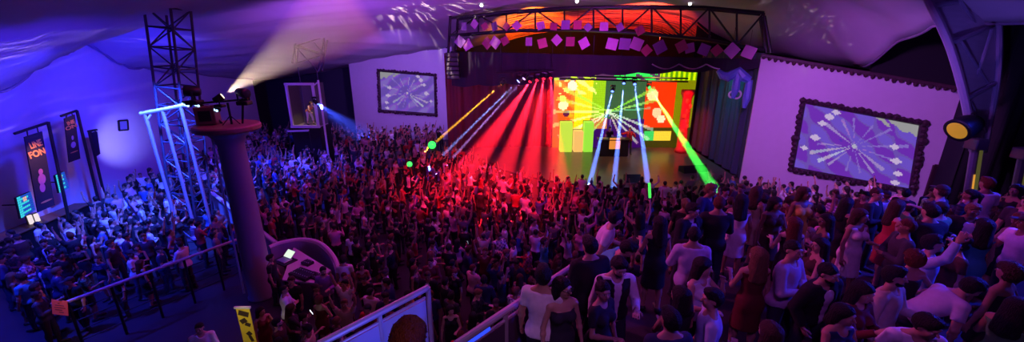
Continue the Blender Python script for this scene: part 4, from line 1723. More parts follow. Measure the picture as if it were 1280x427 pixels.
# the white-gold effect lamp
lp = at(273, 123, y=PY)
moving_head('lamp throwing the white-gold fan of light up to the canopy', lp, Vector((.62, .45, .42)), WARM, False, s=.7)
moving_head('dark scanner lamp high above the amplifier case on the podium', at(240, 114, y=PY), Vector((-.9, -.5, .15)), (.2, .3, 1), False, lit=0, s=1.05)
moving_head('dark scanner lamp at the far end of the podium crossbar', at(303, 116, y=PY), Vector((.9, -.4, -.1)), (.2, .3, 1), False, lit=0, s=.95)
sup = thing('lamp_bracket', 'bent dark bracket holding the two scanner lamps over the podium', 'bracket', (PX - .9, PY, dz))
h0, h1 = at(240, 122, y=PY), at(303, 123, y=PY)
part(MB().tube([h0, Vector((h0.x + .1, PY + .1, dz + .62)), Vector((PX - .2, PY + .1, dz))], .03, 6), 'arm', M_DARK, sup)
part(MB().tube([h1, Vector((h1.x - .1, PY + .1, dz + .5)), Vector((PX + .4, PY + .1, dz))], .03, 6), 'arm', M_DARK, sup)
# blue-lit LED bars
for (px, py, lab) in ((232, 131, 'first'), (245, 131, 'second'), (268, 137, 'third')):
    p = at(px, py, y=PY - .1)
    q = thing('led_bar', 'short lamp bar glowing pale blue, %s of three along the podium lamps' % lab, 'lamp', p, 'blue lamp bars over the podium')
    R = Matrix.Rotation(.35, 3, 'Y')
    part(MB().bevel_box(p + Vector((0, .05, .02)), (.26, .1, .1), .015, R), 'housing', M_DARK, q)
    for k in (-.08, 0, .08):
        part(MB().lathe([(.035, 0), (.03, .02), (.01, .025)], p + R @ Vector((k, -.01, 0)), 10, R @ Matrix.Rotation(PI / 2, 3, 'X')), 'lens', emis('ice_blue', (.35, .6, 1), 3), q)

# mixing desk (front of house) inside its curved wall
ctr = [at(*p, z=1.25) for p in ((336, 308), (352, 302), (378, 298), (400, 303), (416, 318), (424, 338))]
fh = thing('booth_wall', 'curved low lavender wall round the mixing desk', 'wall panel', (ctr[3].x, ctr[3].y, 0))
mb = MB()
n_ = len(ctr)


def bezier(P, n):
    out = []
    for i in range(n + 1):
        s = i / n * (len(P) - 1)
        k = min(int(s), len(P) - 2)
        t = s - k
        p0, p1, p2, p3 = P[max(k - 1, 0)], P[k], P[k + 1], P[min(k + 2, len(P) - 1)]
        out.append(.5 * ((2 * p1) + (p2 - p0) * t + (2 * p0 - 5 * p1 + 4 * p2 - p3) * t * t + (3 * p1 - p0 - 3 * p2 + p3) * t ** 3))
    return out


crv = bezier(ctr, 30)
cen = sum(crv, Vector()) / len(crv)
inn = []
for i, p in enumerate(crv):
    d = (crv[min(i + 1, 30)] - crv[max(i - 1, 0)]).normalized()
    inn.append(p + Vector((d.y, -d.x, 0)) * .10)
loop = crv + inn[::-1]
N = len(loop)
v = [(p.x, p.y, 0) for p in loop] + [(p.x, p.y, 1.2) for p in loop]
f = [(k, (k + 1) % N, N + (k + 1) % N, N + k) for k in range(N)]
for k in range(30):
    f.append((N + k, N + k + 1, 2 * N - 2 - k, 2 * N - 1 - k))
part(mb.add(v, f), 'panel', mat('booth_lavender', (.30, .26, .36), .7), fh)
part(MB().tube([p + Vector((0, 0, -.03)) for p in crv], .075, 8), 'cap_rail', mat('booth_cap', (.6, .55, .66), .5), fh)

d4 = [at(*p, z=.95) for p in ((353, 350), (392, 354), (414, 338), (367, 309))]
dk = thing('mixing_desk', 'pale sloping table of sound gear inside the curved booth wall', 'table', (sum(d4, Vector()) / 4).to_tuple()[:2] + (0,))
M_DESK = mat('desk_white', (.62, .58, .66), .5)
v = [(p.x, p.y, .92) for p in d4] + [(p.x, p.y, .97) for p in d4]
part(MB().add(v, [(0, 1, 2, 3)[::-1], (4, 5, 6, 7), (0, 1, 5, 4), (1, 2, 6, 5), (2, 3, 7, 6), (3, 0, 4, 7)]), 'table_top', M_DESK, dk)
desk_c = sum(d4, Vector()) / 4
for p in d4:
    q = p.lerp(desk_c, .12)
    part(MB().tube([(q.x, q.y, 0), (q.x, q.y, .92)], .035, 6), 'leg', M_DARK, dk)


def on_desk(u, v, z=0.97):
    p = d4[0].lerp(d4[1], u).lerp(d4[3].lerp(d4[2], u), v)
    return Vector((p.x, p.y, z))


ax_u = (on_desk(1, .4) - on_desk(0, .4)).normalized()
RD_ = Matrix((ax_u, Vector((-ax_u.y, ax_u.x, 0)), Vector((0, 0, 1)))).transposed()


def gear(name, label, u, v, sx, sy, h, knobs, m, kind='mixer', scr=None):
    p = on_desk(u, v)
    t_ = thing(name, label, kind, p, )
    cs__ = part(MB().bevel_box(p + Vector((0, 0, h / 2)), (sx, sy, h), .01, RD_), 'case', m, t_)
    for i in range(knobs):
        for j in range(2):
            q = p + RD_ @ Vector(((i + .5) / knobs * sx - sx / 2, (j - .5) * sy * .5, h))
            part(MB().lathe([(.018, 0), (.016, .02)], q, 8), 'knob', M_STEEL, cs__)
    return t_


gear('sound_mixer', 'dark sound mixer with rows of knobs at the near side of the pale desk', .55, .25, .8, .45, .1, 8, M_DARK)
gear('keyboard_controller', 'black controller lying on the broad end of the pale desk', .85, .35, .45, .3, .07, 5, M_DARK)
gear('effects_unit', 'black effects unit at the narrow far end of the pale desk', .5, .72, .35, .25, .1, 4, M_DARK)
# laptop
p = at(355, 320, z=1.15)
lpt = thing('laptop', 'open laptop with a bright white-green screen beside the sound engineer', 'computer', p - Vector((0, 0, .14)))
base = p - Vector((0, 0, .14))
Rl = Matrix.Rotation(-.5, 3, 'Z')
part(MB().bevel_box(base + Vector((0, 0, .012)), (.42, .3, .024), .006, Rl), 'keyboard_base', M_STEEL, lpt)
Rs = Rl @ Matrix.Rotation(math.radians(-55), 3, 'X')
sc_ = base + Rl @ Vector((0, .2, .13))
lid_ = part(MB().bevel_box(sc_, (.42, .02, .30), .006, Rl @ Matrix.Rotation(math.radians(-50), 3, 'X')), 'lid', M_STEEL, lpt)
part(MB().box(sc_ + Rl @ Matrix.Rotation(math.radians(-50), 3, 'X') @ Vector((0, -.013, 0)), (.38, .006, .26), Rl @ Matrix.Rotation(math.radians(-50), 3, 'X')), 'screen', emis('laptop_glow', (.75, .9, .7), 1.1), lid_)
stp = at(349, 330, z=1.0)
sd = thing('side_table', 'small dark table under the laptop inside the booth', 'table', (base.x, base.y, 0))
part(MB().bevel_box((base.x, base.y, base.z - .03), (.7, .5, .05), .01, Rl), 'table_top', M_DARK, sd)
for dx in (-.28, .28):
    for dy in (-.18, .18):
        q = base + Rl @ Vector((dx, dy, 0))
        part(MB().tube([(q.x, q.y, 0), (q.x, q.y, base.z - .05)], .025, 6), 'leg', M_DARK, sd)

# sloping lavender ramp wall leading to the booth
ra0, ra1 = at(263, 240, z=1.5), at(343, 303, z=1.25)
rw = thing('ramp_wall', 'long sloping lavender wall running from the blue crowd to the booth', 'wall panel', ((ra0.x + ra1.x) / 2, (ra0.y + ra1.y) / 2, 0))
d = (ra1 - ra0)
nn = Vector((-d.y, d.x, 0)).normalized() * .12
q = [Vector((ra0.x, ra0.y, 0)), Vector((ra1.x, ra1.y, 0)), ra1, ra0]
part(MB().add(q + [p + nn for p in q], [(3, 2, 1, 0), (4, 5, 6, 7), (0, 1, 5, 4), (2, 3, 7, 6), (1, 2, 6, 5), (3, 0, 4, 7)]), 'panel', mat('ramp_lavender', (.42, .36, .46), .7), rw)
part(MB().tube([ra0, ra1], .06, 8), 'cap_rail', mat('booth_cap'), rw)


# railings
def railing(label, p0, p1, h, posts, bars, zf, m_top, panel=None, ext=True):
    """p0, p1: rail ends at the top."""
    t_ = thing('railing', label, 'railing', ((p0.x + p1.x) / 2, (p0.y + p1.y) / 2, zf))
    part(MB().tube([p0, p1], .045, 10), 'top_rail', m_top, t_)
    for i in range(posts):
        p = p0.lerp(p1, i / (posts - 1))
        part(MB().tube([(p.x, p.y, zf), p], .035, 8), 'post', M_DARK if panel is None else m_top, t_)
    for k in range(bars):
        dz = h * (k + 1) / (bars + 1)
        part(MB().tube([p0 - Vector((0, 0, dz)), p1 - Vector((0, 0, dz))], .014, 6), 'cable', M_DARK, t_)
    if panel:
        d = (p1 - p0).normalized()
        n = Vector((-d.y, d.x, 0)).normalized() * .012
        a, b = p0 + d * .06, p1 - d * .06
        q = [a - Vector((0, 0, .16)), b - Vector((0, 0, .16)), b - Vector((0, 0, h - .06)), a - Vector((0, 0, h - .06))]
        part(MB().add([p + n for p in q] + [p - n for p in q], [(0, 1, 2, 3), (7, 6, 5, 4), (0, 4, 5, 1), (1, 5, 6, 2), (2, 6, 7, 3), (3, 7, 4, 0)]), 'panel', panel, t_)
        part(MB().tube([a - Vector((0, 0, .13)), b - Vector((0, 0, .13))], .02, 6), 'lower_rail', m_top, t_)
    return t_


M_RAIL = mat('rail_steel', (.55, .48, .55), .35, .5)
r0, r1 = at(84, 377, z=1.6), at(302, 297, z=1.6)
railing('long steel railing with dark cables dividing the blue crowd from the dark floor', r0, r1, 1.5, 6, 4, 0, M_RAIL)

# orange notice on the railing end
c = at(75, 384, z=1.45)
nt_ = thing('notice_sign', 'square orange notice hung on the near end of the steel railing', 'sign', c)
Rn = Matrix.Rotation(-.15, 3, 'Z') @ Matrix.Rotation(math.radians(-12), 3, 'X')
part(MB().bevel_box(c, (.5, .015, .40), .004, Rn), 'board', mat('orange_notice', (.75, .10, .06), .6), nt_)
M_INK = mat('dark_ink', (.18, .03, .03), .7)
lines = MB()
for k, (w_, x_) in enumerate(((.07, -.02), (.28, 0), (.34, .01), (.22, -.03), (.14, .05))):
    lines.box(c + Rn @ Vector((x_, -.010, .12 - .06 * k)), (w_, .004, .022), Rn)
part(lines, 'print', M_INK, nt_)
part(MB().tube([c + Vector((0, .02, .2)), r0 + Vector((.0, 0, .02))], .008, 5), 'tie', M_DARK, nt_)

# yellow pennant board at the bottom
yc0, yc1 = at(303, 384, z=2.1), at(318, 432, z=1.0)
yy = pen_y = yc0.y
yc1 = at(322, 440, y=yy)
wv = at(311, 384, y=yy).x - at(294, 384, y=yy).x
pn = thing('pennant_banner', 'narrow yellow banner with dark ragged lettering standing near the orange-lit floor', 'banner', (yc0.x, yy, 0))
M_YEL = mat('yellow_vinyl', (.85, .68, .05), .5)
part(MB().bevel_box((yc0.x, yy, (yc0.z + .55) / 2), (wv, .02, yc0.z - .55), .004), 'cloth', M_YEL, pn)
part(MB().box((yc0.x, yy, yc0.z + .0), (wv + .06, .05, .05)), 'top_bar', M_WHITEM, pn)
part(MB().tube([(yc0.x, yy + .04, 0), (yc0.x, yy + .04, yc0.z)], .02, 6), 'pole', M_DARK, pn)
part(MB().lathe([(.22, 0), (.22, .03), (.03, .06)], (yc0.x, yy + .04, 0), 16), 'base', M_DARK, pn)
bl = MB()
for (x_, z_, w_, h_, a_) in ((.0, -.16, .75, .14, .3), (-.12, -.36, .5, .12, -.5), (.15, -.46, .4, .1, .4), (.1, -.72, .35, .12, .9), (.18, -.86, .25, .16, -.3), (-.02, -1.1, .5, .12, .2), (.1, -1.3, .4, .1, -.4)):
    bl.bevel_box((yc0.x + x_ * wv, yy - .013, yc0.z + z_), (w_ * wv, .006, h_), .002, Matrix.Rotation(a_, 3, 'Y'))
part(bl, 'lettering', mat('dark_olive_ink', (.05, .03, .02), .7), pn)

# gangway rails at the front
M_PANEL = mat('frosted_panel', (.42, .40, .62), .25)
M_CAP = mat('lavender_rail', (.55, .48, .62), .35, .3)
g0, g1 = at(398, 430, z=4.72), at(535, 359, z=4.72)
railing('gangway rail with a frosted panel behind the curly-haired onlooker', g0, g1, 1.0, 3, 0, 3.72, M_CAP, M_PANEL)
h0, h1 = at(570, 430, z=4.72), at(722, 328, z=4.72)
railing('gangway rail with a blue light strip, ending beside the man in white', h0, h1, 1.0, 4, 0, 3.7, M_CAP, mat('dark_panel', (.10, .06, .12), .5))
ls = thing('led_strip', 'glowing blue light strip fixed along the gangway rail', 'lamp', at(592, 412, z=4.6))
sa, sb = h0.lerp(h1, .04), h0.lerp(h1, .24)
off_ = Vector((-.05, -.05, -.08))
part(MB().tube([sa + off_, sb + off_], .035, 8), 'tube', emis('strip_blue', (.03, .07, 1), 1.1), ls)
part(MB().tube([sa + off_ + Vector((0, 0, .05)), sb + off_ + Vector((0, 0, .05))], .03, 6), 'holder', M_DARK, ls)
# landing and stairs between the two gangway rails
q0, q1 = Vector((g0.x, g0.y, 0)), Vector((g1.x, g1.y, 0))
q2, q3 = Vector((h0.x, h0.y, 0)), Vector((h1.x, h1.y, 0))
dd = (q1 - q0).normalized()
structure(MB().prism([(q0.x - dd.x * 1.0, q0.y - dd.y * 1.0), (q2.x - dd.x * 1.0, q2.y - dd.y * 1.0), (q2.x, q2.y), (q0.x + dd.x * .2, q0.y + dd.y * .2)], 3.4, 3.7).build('floor_landing', M_TER))
structure(MB().prism([(q0.x - dd.x * 3.2, q0.y - dd.y * 3.2), (q2.x - dd.x * 3.2, q2.y - dd.y * 3.2), (q2.x - dd.x * 1.0, q2.y - dd.y * 1.0), (q0.x - dd.x * 1.0, q0.y - dd.y * 1.0)], 3.4, 4.4).build('floor_balcony', M_TER))
structure(MB().slab((q0.x, q0.y), (q1.x, q1.y), 0, 3.7, .1).build('wall_gangway', M_BLACK))
sta = thing('staircase', 'dark stairs running down between the two gangway rails', 'stairs', ((q0.x + q2.x) / 2, (q0.y + q2.y) / 2, 0))
acr = (q2 - q0)
for i in range(14):
    a = q0 + dd * (.25 + .27 * i) + acr * .08
    b = a + acr * .84
    z = 3.7 - .25 * (i + 1)
    part(MB().prism([(a.x, a.y), (b.x, b.y), (b.x + dd.x * .3, b.y + dd.y * .3), (a.x + dd.x * .3, a.y + dd.y * .3)], z - .06, z), 'tread', M_TER, sta)
for k in (.05, .93):
    a = q0 + acr * k + dd * .25
    b = a + dd * 3.7
    part(MB().tube([(a.x, a.y, 3.45), (b.x, b.y, .1)], .06, 6), 'stringer', M_DARK, sta)
# white balustrade between the terraces
b0, b1 = at(1040, 290, z=3.35), at(1110, 303, z=3.35)
railing('short pale balustrade standing among the middle terrace crowd', b0, b1, .85, 4, 2, Z2, M_CAP)


# banners and monitors along the blue wall
WLd = (WL1 - WL0).normalized()
WLn = Vector((WLd.y, -WLd.x, 0))          # out of the wall, into the hall


def flag(label, bar_px, cloth_px, lines, pole_px, off, inkc, group):
    w0, w1 = WL0 + WLn * off, WL1 + WLn * off
    a, b = on(w0, w1, *bar_px[0]), on(w0, w1, *bar_px[1])
    t_ = thing('hanging_banner', label, 'banner', on(w0, w1, *pole_px[1]), group)
    tl, trr, br_, bl_ = [on(w0, w1, *q) for q in cloth_px]
    part(MB().tube([a, b], .05, 6), 'crossbar', M_DARK, t_)
    pt, pb = on(w0, w1, *pole_px[0]), on(w0, w1, *pole_px[1])
    part(MB().tube([pt, Vector((pb.x, pb.y, 0))], .055, 8), 'pole', M_DARK, t_)
    n = WLn * .02
    q = [tl, trr, br_, bl_]
    part(MB().add([p + n for p in q] + [p - n for p in q], [(3, 2, 1, 0), (4, 5, 6, 7), (0, 1, 5, 4), (1, 2, 6, 5), (2, 3, 7, 6), (3, 0, 4, 7)]), 'cloth', mat('banner_black', (.02, .012, .03), .8), t_)
    for k in (.2, .8):
        p = tl.lerp(trr, k)
        part(MB().tube([p, a.lerp(b, .25 + .5 * k)], .02, 5), 'hanging_strap', M_DARK, t_)
    P_ = lambda u, v: bl_.lerp(br_, u).lerp(tl.lerp(trr, u), v)
    for (txt, u, v, hh) in lines:
        cu = bpy.data.curves.new('lettering', 'FONT')
        cu.body = txt
        cu.align_x, cu.align_y = 'CENTER', 'CENTER'
        cu.extrude = .004
        cu.offset = .03
        o = bpy.data.objects.new('lettering', cu)
        COL.objects.link(o)
        o.parent = t_
        X = (P_(1, v) - P_(0, v))
        wid = X.length
        ex = X.normalized()
        ez = (P_(u, min(1, v + .05)) - P_(u, v - .05)).normalized()
        en = ex.cross(ez).normalized()
        ez = en.cross(ex)
        M = Matrix((ex, ez, en)).transposed().to_4x4()
        p = P_(u, v) + WLn * .035
        M.translation = p - Vector(BASE[t_.name])
        sy = hh * (P_(u, 1) - P_(u, 0)).length * 1.35
        sx = wid * .86 / (0.62 * len(txt))
        o.matrix_local = M @ Matrix.Diagonal((sx, sy, 1, 1))
        cu.materials.append(inkc)
        tmp = bpy.data.meshes.new_from_object(o.evaluated_get(bpy.context.evaluated_depsgraph_get()))
        o2 = bpy.data.objects.new('lettering', tmp)
        COL.objects.link(o2)
        o2.parent = t_
        o2.matrix_local = M @ Matrix.Diagonal((sx, sy, 1, 1))
        bpy.data.objects.remove(o)
    return t_, P_


ink1 = mat('orange_print', (.9, .35, .08), .6)
ink2 = mat('dull_orange_print', (.6, .22, .1), .6)
b1_, P1_ = flag('big black banner with orange lettering hung from a bar before the blue wall', ((18, 167), (60, 153)), ((30, 171), (52, 164), (68, 256), (47, 265)), (('LINE', .5, .865, .085), ('FON', .5, .745, .085)), ((60, 152), (80, 270)), 1.6, ink1, 'black banners on the blue wall')


def figure_print(t_, P_, pts, m, name='printed_figure'):
    mb = MB()
    for (u, v, ru, rv) in pts:
        c = P_(u, v) + WLn * .03
        ex = (P_(1, v) - P_(0, v))
        ez = (P_(u, 1) - P_(u, 0))
        n = 14
        ring = [c + ex * (ru * math.cos(2 * PI * k / n)) + ez * (rv * math.sin(2 * PI * k / n)) for k in range(n)]
        mb.add(ring + [p + WLn * .006 for p in ring], [tuple(range(n)), tuple(reversed(range(n, 2 * n)))] + [(k, (k + 1) % n, n + (k + 1) % n, n + k) for k in range(n)])
    part(mb, name, m, t_)


figure_print(b1_, P1_, ((.5, .50, .13, .04), (.5, .40, .22, .07), (.45, .29, .16, .06))[:3], mat('print_pink', (.5, .12, .3), .6))
figure_print(b1_, P1_, ((.55, .10, .35, .012),), ink2, 'printed_line')
b2_, P2_ = flag('smaller black banner with dull orange print farther along the blue wall', ((76, 145), (96, 138)), ((80, 148), (93, 143), (100, 198), (86, 203)), (('INE', .5, .86, .08), ('ON', .5, .76, .08)), ((96, 138), (109, 215)), 1.0, ink2, 'black banners on the blue wall')
figure_print(b2_, P2_, ((.5, .52, .10, .05), (.5, .36, .22, .07)), mat('print_blue', (.3, .2, .5), .6))
figure_print(b2_, P2_, ((.5, .20, .36, .012),), ink2, 'printed_line')
b3_, P3_ = flag('narrow dark pennant on a thin pole farthest along the blue wall', ((110, 164), (121, 162)), ((112, 166), (121, 164), (125, 192), (119, 196)), (), ((111, 163), (119, 215)), .7, ink2, 'black banners on the blue wall')

for (cor, lab, cc) in ((((20, 247), (38, 239), (44, 262), (26, 273)), 'cyan menu screen hanging left of the big banner pole', (.05, .75, .95)), (((69, 219), (80, 214), (86, 235), (74, 241)), 'cyan menu screen showing between the big banner and its pole', (.05, .7, .9))):
    w0, w1 = WL0 + WLn * .9, WL1 + WLn * .9
    q = [on(w0, w1, *k) for k in cor]
    c = sum(q, Vector()) / 4
    t_ = thing('menu_screen', lab, 'screen', c, 'cyan menu screens by the bar')
    n = WLn * .04
    part(MB().add([p for p in q] + [p - n * 2 for p in q], [(3, 2, 1, 0), (4, 5, 6, 7), (0, 1, 5, 4), (1, 2, 6, 5), (2, 3, 7, 6), (3, 0, 4, 7)]), 'housing', M_DARK, t_)
    P_ = lambda u, v: q[3].lerp(q[2], u).lerp(q[0].lerp(q[1], u), v)
    mb = MB()
    mats = [emis('menu_cyan', cc, .9), emis('menu_blue', (.02, .12, .9), .7), emis('menu_pink', (1, .6, .6), .8)]
    for j in range(9):
        for i in range(8):
            k = 1 if (j % 2 == 0 and i > 1) or i > 5 else 0
            if i in (3, 4) and j in (6, 7):
                k = 2
            a, b, c_, d_ = P_(i / 8 + .01, j / 9 + .01), P_((i + 1) / 8, j / 9 + .01), P_((i + 1) / 8, (j + 1) / 9), P_(i / 8 + .01, (j + 1) / 9)
            mb.add([p + WLn * .012 for p in (a, b, c_, d_)], [(0, 1, 2, 3)], k)
    part(mb, 'lit_face', mats, t_)
    part(MB().tube([c - WLn * .05, c - WLn * .8], .03, 6), 'wall_arm', M_DARK, t_)
# back-lit bottles niche (two pale strips)
for (x, y_, lab) in ((39, 276, 'nearer'), (47, 274, 'farther')):
    w0, w1 = WL0 + WLn * .6, WL1 + WLn * .6
    c = on(w0, w1, x, y_)
    t_ = thing('strip_light', 'short upright pale strip light on the bar below the cyan screen, the %s of two' % lab, 'lamp', c, 'strip lights on the bar')
    part(MB().bevel_box(c, (.07, .14, .5), .01), 'lit_tube', emis('strip_pale', (1, .85, .9), .9), t_)
    part(MB().box(c - WLn * .06, (.05, .18, .56)), 'backing', M_DARK, t_)
bar_c = on(WL0 + WLn * .6, WL1 + WLn * .6, 43, 292)
bt = thing('bar_counter', 'dark bar counter along the blue wall under the cyan screens', 'counter', (bar_c.x, bar_c.y, 0))
Rw = Matrix((WLd, WLn, Vector((0, 0, 1)))).transposed()
part(MB().bevel_box((bar_c.x, bar_c.y, .55), (4.5, .6, 1.1), .03, Rw), 'front', M_DARK, bt)
part(MB().bevel_box((bar_c.x, bar_c.y, 1.13), (4.7, .75, .06), .01, Rw), 'worktop', M_WOOD, bt)
for s_ in (-1, 1):
    pass
# small framed picture on the blue wall
q = [on(WL0 + WLn * .03, WL1 + WLn * .03, *k) for k in ((148, 151), (159, 150), (160, 162), (149, 163))]
c = sum(q, Vector()) / 4
pf = thing('wall_picture', 'small square dark picture frame alone on the blue wall', 'picture', c)
fr_ = MB()
for k in range(4):
    fr_.tube([q[k], q[(k + 1) % 4]], .05, 4)
part(fr_, 'frame', M_DARK, pf)
part(MB().add([p for p in q] + [p - WLn * .02 for p in q], [(3, 2, 1, 0), (4, 5, 6, 7)]), 'image', mat('picture_blue', (.2, .2, .5), .5), pf)

# the lit box with the dancer
NY = 27.0
n4 = [at(355, 105, y=NY), at(390, 102, y=NY), at(388, 155, y=NY), at(361, 158, y=NY)]
xl, xr, zb, zt = n4[0].x, n4[1].x, n4[3].z, n4[0].z
bxm = thing('dance_box', 'white framed open box on a black plinth, lit inside, holding a dancer', 'stage box', ((xl + xr) / 2, NY, 0))
xl += .12
fr_ = MB()
part(MB().tube([(xl, NY, zb), (xl, NY, zt)], .10, 4), 'frame_side', M_WHITEM, bxm)
part(MB().tube([(xr, NY, zb), (xr, NY, zt)], .10, 4), 'frame_side', M_WHITEM, bxm)
part(MB().tube([(xl - .1, NY, zt), (xr + .1, NY, zt)], .10, 4), 'frame_top', M_WHITEM, bxm)
part(MB().tube([(xl - .1, NY, zb), (xr + .1, NY, zb)], .12, 4), 'frame_bottom', M_WHITEM, bxm)
M_IN = mat('olive_backing', (.13, .12, .11), .8)
part(MB().box(((xl + xr) / 2, NY + 1.5, (zb + zt) / 2), (xr - xl, .06, zt - zb)), 'back_panel', M_IN, bxm)
for x in (xl, xr):
    part(MB().box((x, NY + .75, (zb + zt) / 2), (.05, 1.5, zt - zb)), 'side_panel', M_IN, bxm)
part(MB().box(((xl + xr) / 2, NY + .75, zb - .04), (xr - xl, 1.5, .08)), 'box_floor', mat('pale_boards', (.5, .42, .35), .5), bxm)
part(MB().bevel_box(((xl + xr) / 2, NY + .8, zb / 2 - .05), (xr - xl + .2, 1.7, zb - .1), .03), 'plinth', M_BLACK, bxm)
spot('box_lamp', (xr - .25, NY + .25, zt - .15), (xl + 1.15, NY + .6, zb + .6), (1, .72, .42), 120, 60, .6)
dancer_at = (lerp(xl, xr, .52), NY + .7, zb)
pole2 = thing('lamp_post', 'white post with a blue lamp standing beside the dancer box', 'post', (at(401, 150, y=NY).x, NY, 0))
xp = at(401, 125, y=NY).x
part(MB().tube([(xp, NY, 0), (xp, NY, at(398, 100, y=NY).z)], .07, 6), 'upright', M_WHITEM, pole2)
part(MB().tube([(xp, NY, at(398, 102, y=NY).z), (xr, NY, at(390, 108, y=NY).z)], .04, 6), 'arm', M_WHITEM, pole2)
# white hand rail in front of the plinth
hr0, hr1 = at(360, 164, y=NY - 1), at(386, 163, y=NY - 1)
pr = thing('step_rail', 'small white step rail at the foot of the dancer box', 'rail', ((hr0.x + hr1.x) / 2, NY - 1, 0))
for k, p in enumerate((hr0, hr1)):
    part(MB().tube([(p.x, p.y, 0), p], .04, 6), 'upright', M_DARK, pr)
part(MB().tube([hr0, hr1], .07, 6), 'rail', M_WHITEM, pr)
blp = at(394, 127, y=NY - .6)
beam('blue effect lamp on the post beside the dancer box', 'wide blue shaft of light from the dancer box across the crowd', blp, at(450, 172, z=1.2), 26, (.04, .08, 1), 30000, HZ, .9, lens_c=(.2, .5, 1), hang=True, blend=.8)

# ------------------------------------------------------------ right side
M_ARCH = mat('arch_blue_steel', (.30, .28, .42), .4, .4)
M_INFILL = mat('arch_infill_cloth', (.36, .32, .42), .8)
ar = thing('arch_truss', 'wide curved truss leg filled with pale cloth by the black curtain', 'truss', at(1216, 188, y=11.0))
lf = [at(*q, y=11.0) for q in ((1150, -22), (1163, 6), (1176, 32), (1188, 60), (1198, 92), (1207, 128), (1213, 160), (1217, 190))]
rg = [at(*q, y=11.6) for q in ((1243, -22), (1247, 10), (1249, 40), (1249, 70), (1247, 98), (1243, 126), (1238, 150), (1230, 190))]
part(MB().tube(bezier(lf, 28), .085, 8), 'chord', M_ARCH, ar)
part(MB().tube(bezier(rg, 28), .07, 8), 'chord', M_ARCH, ar)
for (a, b) in (((1186, 55), (1240, 33)), ((1208, 124), (1243, 104)), ((1163, 8), (1247, -8))):
    part(MB().tube([at(*a, y=11.0), at(*b, y=11.6)], .065, 8), 'crossbar', M_ARCH, ar)
for (a, b) in (((1200, 50), (1236, 106)), ((1240, 36), (1214, 118)), ((1212, 126), (1232, 165)), ((1200, 0), (1222, 34))):
    part(MB().tube([at(*a, y=11.1), at(*b, y=11.6)], .035, 6), 'diagonal', M_ARCH, ar)
L_, R_ = bezier(lf, 28), bezier(rg, 28)
v, f = [], []
for a, b in zip(L_, R_):
    o_ = Vector((0, .12, 0))
    v += [a + o_, b + o_ * .5, b + o_ * .5 + Vector((0, .02, 0)), a + o_ + Vector((0, .02, 0))]
for i in range(len(L_) - 1):
    for c in range(4):
        f.append((i * 4 + c, i * 4 + (c + 1) % 4, (i + 1) * 4 + (c + 1) % 4, (i + 1) * 4 + c))
part(MB().add(v, f), 'cloth_infill', M_INFILL, ar)
# lit poles
for (pt, pb, lab, w_, yy) in (((1219, 184), (1200, 296), 'tall pole with an amber and yellow light strip under the arch truss', .10, 10.8), ((1278, 196), (1252, 318), 'tall pole with a yellow-green light strip beyond the terrace by the frame edge', .10, 10.6)):
    a, b = at(*pt, y=yy), at(*pb, y=yy)
    d = (b - a)
    lpz = thing('light_pole', lab, 'pole', (b.x, b.y, Z3 if yy > Y2 else Z2), 'lit poles by the black curtain')
    e = a + d * ((a.z - Z2) / (a.z - b.z))
    part(MB().tube([a, e], w_ * .9, 8), 'shaft', M_ARCH, lpz)
    am = emis('amber_strip' if pt[0] < 1250 else 'olive_strip', (1, .42, .05) if pt[0] < 1250 else (.45, .5, .08), .7)
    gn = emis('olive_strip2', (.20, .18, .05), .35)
    part(MB().tube([a + d * .28 + Vector((.0, -.1, 0)), e + Vector((.0, -.1, .3))], .022, 6), 'lit_strip', am, lpz)
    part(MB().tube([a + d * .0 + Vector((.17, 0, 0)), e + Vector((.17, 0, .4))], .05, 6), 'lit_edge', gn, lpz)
    part(MB().bevel_box(e + Vector((0, 0, .02)), (.5, .5, .04), .01), 'base_plate', M_DARK, lpz)
    part(MB().bevel_box(a + Vector((0, 0, .1)), (.34, .34, .3), .02), 'head_box', M_ARCH, lpz)
# round spotlight with an amber lens
c = at(1207, 158, y=10.6)
sp = thing('can_spotlight', 'fat round spotlight with an amber lens clamped to the arch truss', 'stage light', c)
dirr = Vector((-.9, -.12, -.42)).normalized()
R = dirr.to_track_quat('Z', 'Y').to_matrix()
part(MB().lathe([(.16, -.32), (.22, -.28), (.29, -.1), (.32, .2), (.32, .26), (.28, .26)], c, 22, R), 'housing', M_DARK, sp, True)
part(MB().lathe([(.275, .24), (.22, .27), (.04, .28)], c, 20, R), 'lens', mat('amber_lens', (.3, .12, .02), .2, emit=(1, .5, .03), strength=.35), sp)
part(MB().tube([c, c + Vector((.45, .3, .3))], .05, 6), 'clamp', M_DARK, sp)
# black curtain at the near right
drape('black_curtain', 'black curtain closing the hall at the near right beyond the arch', at(1249, 60, y=12.2).to_tuple()[:2], (17.2, 12.0), 1.3, 11.5, M_BLACK, .1, 2.5)
# lamps up at the roof
for (px, py, lab) in ((602, 6, 'bright white lamp at the roof above the red curtain'), (721, 1, 'bright white lamp at the roof above the truss middle'), (862, 4, 'small white lamp fixture at the roof above the LED wall right end')):
    p = at(px, py, y=24.6)
    moving_head(lab, p, Vector((-p.x * .02, -1, -.35)), (1, .95, 1), True, s=.8, lit=9)
# ---------------------------------------------------------------- lighting
BLUE = (.02, .022, 1.0)
PURP = (.42, .10, 1.0)
MAG = (.85, .03, .50)
VIO = (.55, .16, 1.0)
